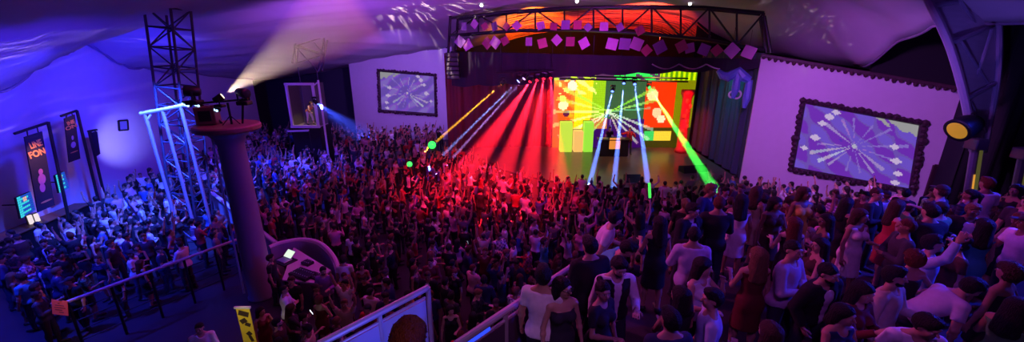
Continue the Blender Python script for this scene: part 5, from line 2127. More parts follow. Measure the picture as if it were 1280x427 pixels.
# blue wash of the left wall and the crowd under it
spot('blue_wash', (-14.9, 15.2, 7.3), (-20.4, 15.5, 3.6), BLUE, 1500, 110, .9, .3)
spot('blue_wash', (-15.0, 17.0, 7.3), (-21.6, 25, 4.2), (.03, .022, 1), 2500, 100, .9, .3)
spot('blue_wash', (-12.0, 13.6, 8.2), (-15.5, 16.5, 0), (.03, .075, 1), 17000, 62, .7, .1)
spot('blue_wash', (-12.8, 18.6, 8.0), (-13.0, 21.5, 0), (.03, .045, 1), 10000, 75, .8, .1)
spot('wall_spot', (-17.6, 18.5, 2.9), (-21.2, 20.9, 3.4), (.30, .28, 1), 800, 52, 1.0, .1)
# violet wash of the canopy, from the trusses
spot('violet_uplight', (-8, 17, 5.5), (-8, 27, 10), PURP, 2600, 130, 1, .4)
spot('violet_uplight', (-14, 12, 4.5), (-20, 17, 9.5), (.06, .02, 1), 900, 120, 1, .4)
spot('violet_uplight', (3, 18, 6.5), (2, 28, 11), (.5, .06, .8), 1600, 130, 1, .4)
spot('violet_uplight', (11, 14, 6.0), (12, 20, 10), (.35, .03, .7), 160, 120, 1, .4)
# purple wash of the two pale walls
spot('purple_wash', (6, 9, 8.5), (15.5, 18, 4), (.60, .14, 1), 5200, 62, .9, .3)
spot('purple_wash', (-7, 24, 8.0), (-9.5, 36, 4), (.36, .15, 1), 3600, 75, .9, .3)
# magenta glow over the middle of the hall
area('magenta_wash', (-3, 14, 9.8), (-3, 15, 0), MAG, 420, 9, 7)
area('violet_wash', (6, 7, 9.6), (6.5, 9, 3), (.3, .03, 1), 80, 6, 5)
# orange lamps on the slatted roof
spot('orange_roof', (1.5, 26.5, 8.6), (1.2, 32, 10.3), (1, .20, .01), 7000, 75, .8, .1)
spot('orange_roof', (8.5, 24.5, 8.6), (9.0, 31, 10.2), (1, .07, .03), 7000, 80, .8, .1)
spot('pink_truss', (3, 17, 6), (3, 25, 9), (.7, .12, .55), 120, 80, .9, .2)
# added red lamps, unseen overhead, that redden the crowd before the stage
spot('red_crowd_fill', (-2.2, 12.0, 9.5), (-2.6, 19.5, 1.2), RD, 7500, 46, .8, .1)
spot('red_crowd_fill', (2.5, 9.5, 9.4), (.2, 18.5, 1.2), RD, 8000, 34, .8, .1)
# stage
spot('stage_wash', (9, 23.5, 7.6), (8, 27.5, 1), (1, .5, .2), 900, 70, .8, .2)
spot('teal_wash', (12.0, 22.5, 7.5), (12.9, 25.5, 2.5), (.03, .45, .6), 500, 80, .9, .2)
# near terrace: blue, violet and magenta light from added, unseen lamps
spot('terrace_blue', (10.5, 5.5, 7.6), (5.0, 5.6, 4.6), (.02, .03, 1), 2200, 80, .7, .1)
spot('terrace_violet', (1.0, .6, 9.3), (3.6, 5.6, 4.5), (.55, .10, 1), 190, 90, .9, .2)
spot('terrace_blue', (13.0, 8.5, 8.0), (9.5, 9.0, 3), (.02, .03, 1), 1600, 80, .7, .1)
spot('terrace_magenta', (-3.5, 8.5, 9.2), (3.2, 5.8, 4.4), (1, .10, .55), 900, 60, .8, .15)
spot('terrace_magenta', (4.0, 11.0, 9.4), (8.0, 7.5, 3.8), (.8, .06, .7), 380, 70, .8, .15)
spot('floor_blue', (-14.0, 9.0, 8.0), (-14.5, 10.5, 0), (.02, .03, 1), 5200, 85, .9, .2)  # added fill that gives the near floor its blue cast
spot('panel_blue', (-.4, 3.2, 4.3), (-1.6, 4.2, 4.2), (.1, .12, 1), 70, 110, .9, .05)  # added fill that brightens the frosted panel
spot('pink_hair_fill', (.6, -.3, 8.6), (-.7, 2.4, 5.8), (1, .38, .55), 110, 50, .8, .08)  # added pink fill on the curly-haired onlooker
spot('gangway_violet', (-2.8, 1.2, 8.4), (-1.3, 4.2, 4.5), (.5, .25, 1), 160, 40, .8, .08)  # added lavender fill on the gangway rail


# added unseen warm fills that bring up the banners and notices
for t_, u_, v_, pw in ((P1_, .5, .62, 260), (P2_, .5, .72, 70)):
    q_ = t_(u_, v_)
    spot('banner_fill', q_ + WLn * 1.1 + Vector((0, 0, 1.4)), q_, (1, .45, .22), pw, 46, .9, .04)
spot('notice_fill', nt_.location + Vector((.5, -1.0, 1.2)), nt_.location, (1, .55, .45), 34, 34, .8, .04)
spot('notice_fill', (yc0.x + .3, pen_y - 1.5, 3.2), (yc0.x, pen_y, 1.5), (1, .8, .5), 75, 38, .8, .04)


def gobo(name, loc, target, color, power, deg, scale, thr):
    """A lamp with a cut metal gobo: streaks of light on the cloth."""
    o = spot(name, loc, target, color, power, deg, .3, .02)
    l = o.data
    l.use_nodes = True
    nt = l.node_tree
    em = nt.nodes.get('Emission')
    tc = nt.nodes.new('ShaderNodeTexCoord')
    mp = nt.nodes.new('ShaderNodeMapping')
    mp.inputs['Scale'].default_value = scale
    nzn = nt.nodes.new('ShaderNodeTexNoise')
    nzn.inputs['Scale'].default_value = 1.0
    nzn.inputs['Detail'].default_value = 1.0
    cr = nt.nodes.new('ShaderNodeValToRGB')
    cr.color_ramp.elements[0].position = thr
    cr.color_ramp.elements[1].position = thr + .16
    nt.links.new(tc.outputs['Normal'], mp.inputs['Vector'])
    nt.links.new(mp.outputs[0], nzn.inputs['Vector'])
    nt.links.new(nzn.outputs['Fac'], cr.inputs[0])
    nt.links.new(cr.outputs[0], em.inputs['Strength'])
    return o


GOLD = (1, .72, .62)
fan_d = Vector((.62, .32, .46)).normalized()
lpv = lp + fan_d * .25
gobo('fan_lamp', lpv, lpv + fan_d * 9, (1, .62, .55), 2600, 40, (70, 9, 70), .54)
spot('fan_core', lpv, lpv + fan_d * 9, (1, .74, .5), 1500, 34, .9, .03)
haze_cone('beam_haze', 'fan of white-gold haze rising from the podium lamp to the canopy', lpv + fan_d * .03, lpv + fan_d * 4.6, .04, 1.4, haze_mat('fan_haze', .13))
spot('arch_blue', (9.6, 8.5, 6.2), (12.6, 11.2, 7.6), (.22, .12, 1), 260, 70, .8, .1)  # added blue-violet fill to lift the arch and its cloth
gobo('streak_lamp', (-15.5, 13, 4.8), (-19.5, 17.5, 9.5), (.6, .4, 1), 900, 95, (3, 70, 3), .56)
gobo('streak_lamp', (-5, 22, 6.2), (-4, 26.5, 10.5), GOLD, 2600, 92, (26, 2.5, 2.5), .56)
gobo('streak_lamp', (12.4, 16, 6.0), (14.0, 21.5, 10), GOLD, 500, 60, (40, 9, 9), .62)
# ------------------------------------------------------------------- crowd
make_looks()
RN = random.Random(11)
DARKS = {'black': (.012, .012, .015), 'navy': (.02, .03, .09), 'dark grey': (.05, .05, .055), 'dark red': (.14, .012, .018), 'brown': (.08, .04, .022)}
LIGHTS = {'white': (.78, .78, .80), 'pale blue': (.35, .50, .80), 'pink': (.75, .35, .45), 'light grey': (.42, .42, .45), 'teal': (.05, .42, .45), 'red': (.6, .04, .05), 'yellow': (.7, .5, .1), 'purple': (.28, .12, .45), 'beige': (.55, .44, .30), 'green': (.08, .3, .1)}
ALLC = {**DARKS, **LIGHTS}
TAKEN = []          # (x, y, radius)


def free(x, y, r):
    return all((x - a) ** 2 + (y - b) ** 2 > (r + q) ** 2 for a, b, q in TAKEN)


def stand(key, px, py, zf, face, label, h=1.75, **k):
    """A person whose head shows at the pixel, standing on the floor at zf."""
    L = LOOKS[key]
    hz = L['head'][2] * h / 1.75
    p = at(px, py, z=zf + hz)
    a = math.radians(face)
    hx, hy = L['head'][0] * h / 1.75, L['head'][1] * h / 1.75
    x = p.x - (hx * math.cos(a) - hy * math.sin(a))
    y = p.y - (hx * math.sin(a) + hy * math.cos(a))
    TAKEN.append((x, y, .21))
    for c in ('top', 'bottom', 'jacket', 'cap'):
        if isinstance(k.get(c), str):
            k[c] = ALLC[k[c]]
    return person(key, (x, y, zf), face, label, None, h, **k)


def phone(o, key, side, label, tilt=-.5, glow=(.7, .85, 1)):
    c = hand_world(o, key, side)
    d = Matrix.Rotation(o.rotation_euler.z, 3, 'Z') @ Vector(LOOKS[key]['dirs'][side])
    c = c + d * .05
    t_ = thing('smartphone', label, 'phone', c)
    R = Matrix.Rotation(o.rotation_euler.z, 3, 'Z') @ Matrix.Rotation(tilt, 3, 'X')
    k_ = part(MB().bevel_box(c, (.075, .012, .15), .004, R), 'case', M_DARK, t_)
    part(MB().box(c + R @ Vector((0, -.008 if tilt > -9 else .008, 0)), (.068, .004, .135), R), 'screen', emis('phone_glow', glow, 2.2), k_)
    return t_


# --- the people one can tell apart, on the upper terrace
stand('man_tee', 679, 343, Z1, 160, 'man in a white t-shirt with his back turned, at the top of the gangway rail', top=(.85, .85, .88), h=1.80)
stand('woman_glasses', 704, 358, Z1, 15, 'woman with glasses and long dark hair in a strapless dress beside the man in white', top=(.03, .03, .05), h=1.70, skin=3)
stand('woman_bun', 754, 362, Z1, 40, 'dark-haired woman with bare arms talking below the man in the waistcoat', top=(.02, .02, .03), h=1.66, skin=0)
stand('man_waistcoat', 774, 332, Z1, 5, 'bearded man in a black waistcoat over a white shirt, looking down', top=(.8, .8, .84), jacket=(.012, .012, .015), h=1.80, skin=3)
stand('man_suit', 737, 306, Z1, 195, 'big man in black seen from behind, beyond the man in the waistcoat', jacket=(.01, .01, .012), top='black', h=1.84)
stand('man_lean_talk', 770, 272, Z1, 60, 'man in a pale lilac t-shirt leaning in profile, beside the teal shirt', top=(.75, .68, .85), h=1.78, skin=3)
stand('man_bend', 786, 310, Z1, 62, 'man in a teal polo shirt bending over sideways near the terrace edge', top=(.08, .55, .55), h=1.82, skin=3)
stand('woman_dress_long', 824, 278, Z1, 185, 'woman in a black dress with long black hair seen from behind, under the green stick', top='black', h=1.70)
ogs = stand('woman_arms_up', 800, 268, Z1 - 1.2, 175, 'woman in a dark top raising a green light stick before the stage', top='dark grey', h=1.66)
stand('man_suit', 866, 262, Z1, 25, 'man in a dark jacket with his face lit blue, looking down beyond the lilac shirt', jacket='black', top='light grey', h=1.77)
stand('man_shirt_cross', 868, 292, Z1, 170, 'man in a lilac shirt with his back turned, in front of the blue-lit face', top=(.60, .50, .75), h=1.78)
stand('woman_ear', 880, 332, Z1, 30, 'dark-haired woman in a white top with a hand to her ear', top=(.75, .75, .8), h=1.68, skin=3)
stand('woman_bob', 850, 368, Z1, 190, 'woman with a black bob seen from behind, in front of the hand-to-ear woman', top='black', h=1.66)
stand('man_tee', 890, 372, Z1, 250, 'man in a pale blue t-shirt in profile facing the black bob', top=(.5, .6, .85), h=1.72)
stand('man_tee', 838, 398, Z1, 185, 'close-cropped man in black at the bottom edge, lit blue on one side', top='navy', h=1.72)
chk = stand('man_check', 927, 262, Z1 - 1.2, 0, 'man in a white checked shirt looking down at his glowing phone', top=(.85, .86, .95), h=1.82, skin=3)
phone(chk, 'man_check', 1, 'glowing phone held by the man in the checked shirt')
stand('woman_dress_long', 947, 318, Z1, 180, 'woman with long light brown hair seen from behind, near the middle of the terrace', top='dark red', hair='light brown', h=1.70)
stand('man_dance', 984, 290, Z2, 90, 'man in a white shirt reaching sideways beside the pale balustrade', top=(.72, .7, .8), h=1.78)
stand('man_shirt_cross', 992, 311, Z1, 30, 'man in a pale mauve shirt right behind the man in the dark suit', top=(.55, .45, .62), h=1.82)
stand('man_suit_walk', 1036, 340, Z1, 12, 'bearded man in a dark suit and open white shirt leaning as he walks', top=(.82, .8, .86), jacket=(.012, .012, .016), h=1.80, skin=0)
stand('woman_pony', 1060, 280, Z2, 20, 'woman with blue-lit hair tied back standing beyond the pale balustrade', top='pale blue', h=1.68)
stand('man_cap', 1084, 302, Z2, -10, 'man in a dark cap standing before the pale balustrade end', top='light grey', h=1.75)
stand('woman_phone', 1080, 364, Z1, 15, 'woman in a dark long-sleeved top beside the man in the beige shirt', top='dark red', h=1.68)
stand('man_drink', 1119, 344, Z1, 30, 'bearded man in a beige shirt standing near the bottom right crowd', top=(.60, .50, .38), h=1.76)
stand('woman_curly', 1142, 322, Z1, 175, 'curly red-haired woman seen from behind near the beige shirt', top='black', hair='auburn', h=1.68)
stand('man_arm_up', 1166, 303, Z1, 40, 'man in a pale blue shirt holding one arm up near the curly red hair', top=(.4, .55, .85), h=1.76)
stand('man_bend', 1216, 358, Z1, 75, 'man in a pale grey t-shirt bent over sideways under the amber light pole', top=(.5, .5, .62), h=1.8)
stand('woman_bob', 1056, 392, Z1, 10, 'woman with bobbed hair and folded arms before the man in the dark suit', top='navy', h=1.62)
stand('man_lean_talk', 1160, 406, Z1, -30, 'man in a white t-shirt leaning in from the bottom edge near the beige shirt', top='white', h=1.76)
stand('woman_curly', 512, 420, 4.4, 175, 'curly auburn-haired onlooker at the bottom edge between the gangway rails', top='black', hair='auburn', h=1.80)
# --- on the main floor
stand('man_shirt_cross', 249, 409, 0, 30, 'man in a white shirt alone near the yellow banner on the dark floor', top='white', h=1.78)
stand('man_tee', 338, 322, 0, 100, 'sound engineer in black bending over the pale mixing desk', top='black', h=1.74)
stand('woman_bun', 380, 396, 0, 130, 'woman in a white t-shirt near the bottom rail, below the mixing desk', top='white', h=1.66)
stand('woman_curly', 399, 374, 0, 170, 'curly red-lit woman in a dark top just below the mixing desk', top='dark red', hair='auburn', h=1.66)
stand('man_tee', 429, 324, 0, 185, 'man in a white t-shirt seen from behind just past the booth wall', top='white', h=1.78)
stand('man_shirt_cross', 463, 364, 0, 160, 'man in a pale lilac shirt facing away behind the frosted gangway panel', top=(.7, .65, .8), h=1.75)
stand('woman_dress_long', 326, 388, 0, 60, 'woman in a red-lit dress between pillar foot and yellow banner', top='dark red', h=1.66)
stand('man_drink', 347, 402, 0, 100, 'bearded man in a dark shirt beside the yellow banner', top='brown', h=1.75)
stand('woman_stripe', 240, 276, 0, 150, 'woman in a striped t-shirt and shorts just beyond the steel railing', top=(.8, .7, .8), h=1.70)
stand('man_tee', 131, 268, 0, 190, 'man in a bright white t-shirt and jeans in the blue crowd', top='white', bottom=(.25, .35, .6), h=1.78)
# --- on show
p = person('show_dancer', dancer_at, 60, 'dancer in an orange and white costume bent forward in the lit box', None, 1.75, top=(.75, .28, .08), bottom=(.8, .7, .6), hair='brown', skin=3)
person('man_tee', (c0.x - .1, 27.05, 1.0), 5, 'DJ in a black t-shirt behind the orange-fronted booth', None, 1.78, top='x' and (.02, .02, .02))
sg = at(781, 188, z=1.0)
person('show_singer', (sg.x, sg.y - .8, 1.0), -15, 'performer in a red jacket on stage beside the orange-fronted booth', None, 1.8, top=(.3, .02, .03), jacket=(.75, .03, .05))
TAKEN += [(PX, PY, .6), (desk_c.x, desk_c.y, 1.35), (sd.location.x, sd.location.y, .5), (yc0.x, pen_y, .4), (-13.95, TWY, .8), (bar_c.x, bar_c.y, 1.2), (xp, NY, .3)]
for i in range(14):
    p = lerp(r0, r1, i / 13)
    TAKEN.append((p.x, p.y, .18))
for i in range(20):
    p = ra0.lerp(ra1, i / 19)
    TAKEN.append((p.x, p.y, .25))
for p in crv:
    TAKEN.append((p.x, p.y, .2))
for t_ in ('a', 'b', 'c'):
    pass
for px_, pt_ in ((181, 141), (203, 137), (226, 133)):
    p = at(px_, pt_, y=fy)
    TAKEN.append((p.x + .1, fy, .15))
for i in range(12):
    p = b0.lerp(b1, i / 11)
    TAKEN.append((p.x, p.y, .16))
for i in range(24):
    p = h0.lerp(h1, i / 23)
    TAKEN.append((p.x, p.y, .14))
for o in list(COL.objects):
    if o.name.startswith(('light_pole', 'hanging_banner')):
        kids = [k for k in o.children if k.name.startswith(('shaft', 'pole'))]
        for k in kids:
            bb = [k.matrix_basis @ Vector(q) + o.location for q in k.bound_box]
            lo = min(bb, key=lambda q: q.z)
            TAKEN.append((sum(q.x for q in bb) / 8, sum(q.y for q in bb) / 8, .25))

# --- everyone else: where people can stand
SLn = Vector((-(SR - SL).y, (SR - SL).x, 0)).normalized()


def off_stage(x, y, m=.45):
    P_ = Vector((x, y, 0))
    t = (P_ - SL).dot((SR - SL).normalized()) / (SR - SL).length
    if t < -.02:
        return y < 34.3
    if t > 1.02:
        return y < 60
    bul = 3.4 * max(0, math.sin(PI * min(1, max(0, (t - .08) / .84)))) ** .75
    return (P_ - SL).dot(SLn) < -bul - m


def floor_z(x, y):
    """Which floor is under (x, y); None where nobody stands."""
    ex = edge_x(y)
    if 1.5 < y < Y1 and x > ex - .05:
        return Z1 if x > ex + .35 and y < Y1 - .25 and x < 11.5 else None
    if Y1 <= y < Y2 and x > (edge_x(Y1) if y < Y1 else edge_x(Y1) + (y - Y1) * .6) - .1:
        return Z2 if x > edge_x(Y1) + (y - Y1) * .7 + .3 and Y1 + .25 < y < Y2 - .25 and x < 13.5 else None
    if Y2 <= y < Y3 and x > 5.6:
        return Z3 if x > 6.4 + max(0, y - 13) * .9 and Y2 + .3 < y < Y3 - .3 and x < 14.1 else None
    # left and front limits of the main floor
    wx = WL0.x + (y - WL0.y) * (WL1.x - WL0.x) / (WL1.y - WL0.y)
    if x < wx + (1.5 if abs(y - bar_c.y) < 3 else .8) or y > 39.8 or (x > -14.9 and y > 36.3 - (x + 14.6) * .16):
        return None
    if x > -5.7 and y > 26.3:
        return None
    if not off_stage(x, y):
        return None
    # in front of the right wall
    q = (Vector((x, y, 0)) - WR0).dot(nb.normalized())
    if x > 11.5 and (q > -1.1 or x > 15.6 - max(0, 9 - y) * .1):
        return None
    # the dark floor this side of the railing, and the dancer's plinth
    rd_ = (r1 - r0)
    crs = rd_.x * (y - r0.y) - rd_.y * (x - r0.x)
    al_ = ((x - r0.x) * rd_.x + (y - r0.y) * rd_.y) / rd_.length
    if crs / rd_.length < .9 and al_ < rd_.length + .3 and x < -6.6:
        return None
    if al_ < -.5 and x < -9:
        return None
    if abs(x - (xl + xr) / 2) < 1.9 and NY - 1.4 < y < NY + 2.2:
        return None
    # the ground under the landing and stairs
    w_ = (Vector((x, y, 0)) - q0)
    a_ = w_.dot(dd)
    c_ = w_.dot(Vector((dd.y, -dd.x, 0)))
    if a_ < 4.6 and -.45 < c_ < 2.0:
        return None
    return 0.0


NAMED = []
for o, k in PEOPLE[:33]:
    M_ = Matrix.LocRotScale(o.location, o.rotation_euler, o.scale)
    NAMED.append(project(M_ @ Vector(LOOKS[k]['head'])))


def hides_named(x, y, z):
    """Whether someone standing here would cover the head or chest of one of the people described above."""
    px, py, w_ = project((x, y, z + 1.62))
    for hx, hy, hw in NAMED:
        if w_ < hw - .05 and abs(px - hx) < 150 / w_ + 35 / hw and hy - 60 / w_ < py + 0 and py - 60 / w_ < hy + 330 / hw:
            return True
    return False


spots_ = []
for _ in range(60000):
    px = RN.uniform(-25, 1305)
    # choose a pixel so that the near part is not under-filled, then its floor
    py = RN.uniform(140, 470)
    zf = RN.choice((0, 0, Z1, Z2, Z3))
    d = ray(px, py)
    if d.z >= -1:
        continue
    p = at(px, py, z=zf + 1.62)
    if p.y > 40 or p.y < 2.6:
        continue
    fz = floor_z(p.x, p.y)
    if fz is None or abs(fz - zf) > .01:
        continue
    dist = math.hypot(p.x, p.y)
    rr = .27 if fz > 1 else (.275 if dist < 16 else .28)
    # a looser crowd behind the railing and along the bar
    if fz == 0 and p.x < -11 and p.y < 14:
        rr = .30
    if not free(p.x, p.y, rr):
        continue
    if fz == Z1 and px < 672 and py > 330:
        continue
    if fz > 1 and hides_named(p.x, p.y, fz):
        continue
    TAKEN.append((p.x, p.y, rr))
    spots_.append((p.x, p.y, fz))


def in_view(s):
    px, py, w_ = project((s[0], s[1], s[2] + 1.6))
    return -15 < px < 1295 and py < 440


spots_ = [s for s in spots_ if in_view(s)]
spots_.sort(key=lambda s: project((s[0], s[1], s[2] + 1.2))[2])
N_OWN = 300 - len(PEOPLE)
own, rest = spots_[:N_OWN], spots_[N_OWN:]

LOOK_TXT = {
    'man_tee': ('man', '{c} t-shirt', 'with arms hanging'), 'man_shirt_cross': ('man', '{c} shirt', 'with folded arms'), 'man_arms_up': ('man', '{c} t-shirt', 'with both arms raised'),
    'man_arm_up': ('man', '{c} shirt', 'with one arm raised'), 'man_phone': ('bearded man', '{c} shirt', 'looking down at his hands'), 'man_drink': ('bearded man', '{c} shirt', 'with one hand at his chest'),
    'man_cap': ('man in a cap', '{c} t-shirt', 'standing'), 'man_suit': ('man', '{j} jacket', 'over a {c} shirt'), 'man_dance': ('man', '{c} t-shirt', 'dancing with arms out'),
    'woman_dress_long': ('long-haired woman', '{c} dress', ''), 'woman_arms_up': ('long-haired woman', '{c} top', 'with both arms raised'), 'woman_bun': ('woman with a hair bun', '{c} t-shirt', ''),
    'woman_pony': ('woman with a ponytail', '{c} top', 'hand on hip'), 'woman_phone': ('long-haired woman', '{c} blouse', 'with one hand raised'), 'woman_curly': ('curly-haired woman', '{c} dress', 'hand on hip'), 'woman_bob': ('woman with bobbed hair', '{c} top', 'with folded arms'),
    'man_check': ('man', '{c} checked shirt', 'looking down'), 'woman_stripe': ('woman', 'striped {c} t-shirt', 'in shorts')}
CALM = ['man_tee', 'man_shirt_cross', 'man_phone', 'man_drink', 'man_cap', 'man_suit', 'woman_dress_long', 'woman_bun', 'woman_pony', 'woman_phone', 'woman_curly', 'woman_bob', 'man_tee', 'man_shirt_cross', 'man_suit', 'woman_dress_long', 'man_check', 'woman_stripe']
LIVELY = ['man_arms_up', 'man_arm_up', 'man_dance', 'woman_arms_up', 'woman_phone']


def zone(x, y, z):
    px, py, w_ = project((x, y, z + 1.6))
    if z == Z1:
        return ('on the upper terrace by the gangway rail' if px < 740 else 'on the upper terrace near the waistcoat man' if px < 900 else 'on the upper terrace near the man in the suit' if px < 1080 else 'at the dark end of the upper terrace', .12)
    if z == Z2:
        return ('on the middle terrace near the green stick' if px < 900 else 'on the middle terrace before the pale balustrade' if px < 1060 else 'on the middle terrace under the framed screen' if px < 1160 else 'on the middle terrace by the amber pole', .15)
    if z == Z3:
        return ('on the lower terrace below the green beam' if px < 960 else 'on the lower terrace under the framed screen' if px < 1110 else 'on the lower terrace by the dark doorway', .15)
    if px < 150:
        return ('in the blue crowd under the black banners', .15)
    if px < 290:
        return ('in the blue crowd beyond the steel railing' if py > 215 else 'in the blue crowd round the lattice tower', .2)
    if px < 350 and py > 300:
        return ('at the foot of the round pillar', .1)
    if px < 440:
        return ('behind the ramp wall and booth' if py < 300 else 'round the mixing desk', .12)
    if px < 560:
        return ('between the mixing desk and the stage' if py < 330 else 'in the dark just past the frosted rail', .2)
    return ('in the red light before the stage' if py < 290 else 'on the floor beyond the gangway stairs', .45 if py < 290 else .25)


USED = {o['label'] for o, k in PEOPLE}
OUTLOOK = 0


def look_for(x, y, z):
    zn, lively = zone(x, y, z)
    near = min(math.hypot(x - a, y - b) for a, b, q in TAKEN if (a, b) != (x, y))
    for n in range(4000):
        key = RN.choice(LIVELY) if RN.random() < lively else RN.choice(CALM)
        if near < {'man_dance': .85, 'woman_pony': .68, 'woman_curly': .68, 'man_arm_up': .66, 'woman_arms_up': .66}.get(key, 0):
            continue
        dark = RN.random() < (.78 if z > 0 else .66)
        cn = RN.choice(('black', 'black', 'black', 'navy', 'dark grey', 'dark grey', 'dark red', 'brown') if dark else list(LIGHTS))
        if not dark and RN.random() < .4:
            cn = 'white'
        jn = RN.choice(('black', 'navy', 'dark grey'))
        who, what, how = LOOK_TXT[key]
        face = RN.choice(('back turned', 'facing the balcony', 'sideways on'))
        fm = face
        hn = RN.choice(('black', 'black', 'black', 'black', 'brown', 'brown', 'brown', 'light brown', 'auburn'))
        if n < 8:
            lab = '%s in %s %s %s, %s' % (who, what.format(c=cn, j=jn), how.format(c=cn), zn, face)
        else:
            lab = '%s-haired %s in %s %s %s, %s' % (hn, who.replace('long-haired', 'long-maned'), what.format(c=cn, j=jn), how.format(c=cn), zn, face)
        lab = ' '.join(lab.split())
        if len(lab.split()) > 16:
            lab = lab.replace(', ' + face, '')
        if lab not in USED and len(lab.replace('-', ' - ').split()) <= 22 and len(lab.split()) <= 16:
            USED.add(lab)
            return key, cn, jn, face, hn, lab
    raise RuntimeError('no label')


for (x, y, z) in own:
    key, cn, jn, face, hn, lab = look_for(x, y, z)
    # towards the stage, towards the balcony, or across
    st = math.degrees(math.atan2(7 - x, -(23 - y)))   # heading whose -Y axis points to the stage
    f_ = {'back turned': st + RN.uniform(-22, 22), 'facing the balcony': RN.uniform(-35, 35), 'sideways on': RN.choice((90, -90)) + RN.uniform(-25, 25)}[face]
    fem = key.startswith('woman')
    o = person(key, (x, y, z), f_, lab, 'people of the crowd', (1.66 if fem else 1.77) + RN.uniform(-.07, .07), top=tuple(k * RN.uniform(.85, 1.1) for k in ALLC[cn]), jacket=ALLC[jn],
               bottom=RN.choice(((.015, .015, .02), (.02, .03, .07), (.05, .06, .12), (.03, .02, .02))), hair=hn, skin=RN.randrange(5))

# green light stick, and phones held up in the crowd
hp_ = hand_world(ogs, 'woman_arms_up', 1)
tipc = at(799, 256, y=hp_.y)
gs = thing('light_stick', 'glowing green foam light stick held up over the terrace edge', 'light stick', hp_)
tp_ = hp_ + Vector((-.06, 0, .42))
part(MB().tube([hp_ + Vector((.01, 0, -.06)), hp_ + Vector((-.008, 0, .05))], .02, 8), 'grip', M_DARK, gs)
part(MB().tube([hp_ + Vector((-.008, 0, .05)), tp_], .032, 10), 'glowing_tube', emis('stick_green', (.08, 1, .10), 1.1), gs)
np_ = 0
seen_ = set()
for o, key in PEOPLE[48:]:
    if key in ('woman_phone', 'man_phone') and np_ < 14:
        t_ = 'lit phone of the ' + ' '.join(o['label'].replace(',', '').split()[:12])
        if t_ in seen_:
            continue
        seen_.add(t_)
        np_ += 1
        phone(o, key, 1, t_, tilt=-.4)

# green lamps blinking over the far floor crowd (effect lights on short posts)
for (px, py, lab, rr) in ((540, 181, 'round green effect lamp at the foot of the orange beam', .24), (512, 205, 'small green effect lamp in the red crowd, lower of the pair', .14)):
    p = at(px, py, z=2.25)
    t_ = thing('effect_lamp', lab, 'stage light', (p.x, p.y, 0))
    part(MB().sphere(p, rr, 8), 'bulb', emis('lamp_green', (.04, 1, .12), 1.6), t_, True)
    part(MB().tube([(p.x, p.y, 0), (p.x, p.y, p.z - rr * .9)], .04, 6), 'stand', M_DARK, t_)
    part(MB().lathe([(rr * 1.1, -.06), (rr * .7, .02), (rr * .5, .04)], (p.x, p.y, p.z - rr), 12), 'socket', M_DARK, t_)

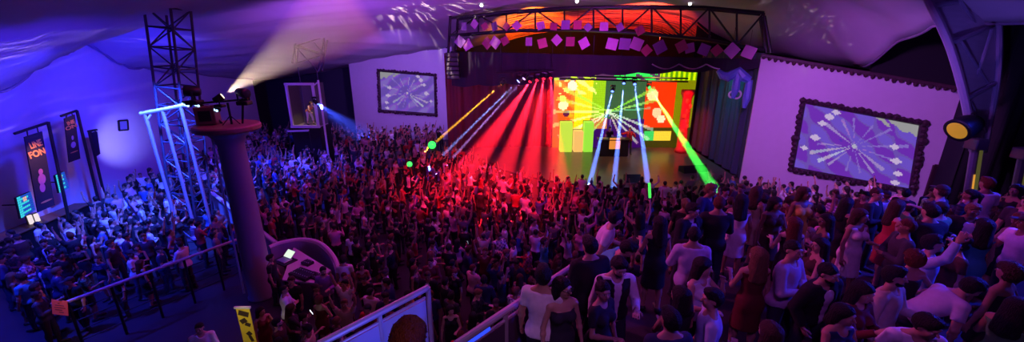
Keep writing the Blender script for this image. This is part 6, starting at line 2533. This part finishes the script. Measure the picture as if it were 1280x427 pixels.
# --- the rest of the crowd, too many and too far to tell apart: one object
MATS_STUFF = [mat('far_skin', (.40, .22, .15), .5), mat('far_hair', (.015, .012, .012), .5), mat('far_trousers', (.02, .022, .04), .8), mat('far_black', (.015, .015, .018), .85), mat('far_grey', (.15, .15, .17), .85), mat('far_white', (.70, .70, .74), .85), mat('far_blue', (.06, .12, .4), .85), mat('far_red', (.4, .03, .04), .85), mat('far_pink', (.6, .3, .45), .85)]
far_lib = []
for ps, sl, lh in ((Pose(la=DN, ra=DNR), .6, 0), (Pose(la=UP, ra=UPR, head=(-8, 0, 0)), .6, 0), (Pose(la=CHEST, ra=UPBENTR), 2, 0), (Pose(fem=True, la=CHEST, ra=DNR), 0, 1), (Pose(fem=True, la=UPBENT, ra=UPR, side=5), 0, 1), (Pose(la=CROSS, ra=CROSSR), 2, 0), (Pose(la=PHONE, ra=PHONER, head=(15, 0, 0)), 2, 0), (Pose(fem=True, la=UP, ra=HIPR), 0, 1)):
    F = Field(*ps.bounds(), .036)
    f_torso(F, ps, .01)
    f_arms(F, ps, .006)
    f_legs(F, ps, .012)
    f_feet(F, ps, .006)
    f_head(F, ps)
    for sgn, sh, el, wr in ps.arms:
        F.ell(wr + unit(wr - el) * .07, (.04, .03, .08), None, .02)
    F.ell(ps.hp((0, .03, 1.665)), (.092, .105, .105), ps.H, .01)
    if lh:
        F.cone(ps.hp((0, .06, 1.66)), ps.tp((0, .09, 1.36)), .085, .07, .03)
    F.keep((0, 0, 0.004), (0, 0, -1))
    V, Q = F.mesh()
    C = V[Q].mean(1)
    mi = np.full(len(Q), 3)
    mi[C[:, 2] < .95] = 2
    for sgn, sh, el, wr in ps.arms:
        for a_, b_ in ((sh, el), (el, wr + unit(wr - el) * .18)):
            ab = b_ - a_
            t = np.clip(((C - a_) @ ab) / (ab @ ab), 0, 1)
            dd_ = np.linalg.norm(C - a_ - t[:, None] * ab, axis=1)
            near = dd_ < .075
            if a_ is sh:
                mi[near & (t > max(.12, min(sl, 1)))] = 0
            elif sl < 1.5:
                mi[near] = 0
            else:
                mi[near & (t > .62)] = 0
    hd = (C - ps.hp((0, 0, 1.53))) @ ps.H
    ish = (hd[:, 2] > -.06) & (np.abs(hd[:, 0]) < .12) & (np.abs(hd[:, 1]) < .16)
    mi[ish] = 0
    mi[ish & ((hd[:, 1] + .075) * .75 + (hd[:, 2] - .175) * .66 > 0)] = 1
    if lh:
        tb = (C - ps.tp((0, .09, 1.36))) @ ps.T
        mi[(tb[:, 1] > -.04) & (tb[:, 2] > -.06) & (np.abs(tb[:, 0]) < .085) & (tb[:, 2] < .35) & (mi != 0)] = 1
    far_lib.append((V, Q, mi))
Vs, Qs, Ms, base = [], [], [], 0
for (x, y, z) in rest:
    px, py, w_ = project((x, y, z + 1.6))
    livelyp = .5 if 440 < px < 760 else .35
    k = RN.choice((1, 2, 4, 7)) if RN.random() < livelyp else RN.choice((0, 3, 5, 6, 0, 3))
    V, Q, mi = far_lib[k]
    st = math.degrees(math.atan2(7 - x, -(23 - y)))
    a_ = math.radians(st + RN.uniform(-40, 40) if RN.random() < .75 else RN.uniform(0, 360))
    s_ = RN.uniform(.90, 1.05)
    R = np.array(((math.cos(a_), -math.sin(a_), 0), (math.sin(a_), math.cos(a_), 0), (0, 0, 1)))
    Vs.append((V * s_) @ R.T + np.array((x, y, z)))
    Qs.append(Q + base)
    base += len(V)
    m2 = mi.copy()
    m2[mi == 3] = RN.choice((3, 3, 3, 4, 4, 5, 5, 6, 7, 8))
    Ms.append(m2)
if Vs:
    me = np_mesh('crowd', np.concatenate(Vs), np.concatenate(Qs), MATS_STUFF, np.concatenate(Ms))
    cr = bpy.data.objects.new('crowd', me)
    COL.objects.link(cr)
    cr['label'], cr['category'], cr['kind'] = 'dense far crowd of standing and dancing people filling the hall floor up to the stage', 'crowd', 'stuff'
print('people', len(PEOPLE), 'rest', len(rest))
# ------------------------------------------------------------------ render
w = bpy.data.worlds.new('hall_dark')
w.use_nodes = True
w.node_tree.nodes['Background'].inputs['Color'].default_value = (0.35, 0.12, 0.9, 1)
w.node_tree.nodes['Background'].inputs['Strength'].default_value = 0.02
SC.world = w
SC.view_settings.view_transform = 'Standard'
SC.view_settings.look = 'None'
SC.view_settings.gamma = 1.0
SC.view_settings.use_curve_mapping = False
SC.view_settings.exposure = 0.0
SC.cycles.use_denoising = True
SC.cycles.max_bounces = 5
SC.cycles.diffuse_bounces = 2
SC.cycles.glossy_bounces = 2
SC.cycles.volume_bounces = 0
SC.cycles.sample_clamp_indirect = 3.0
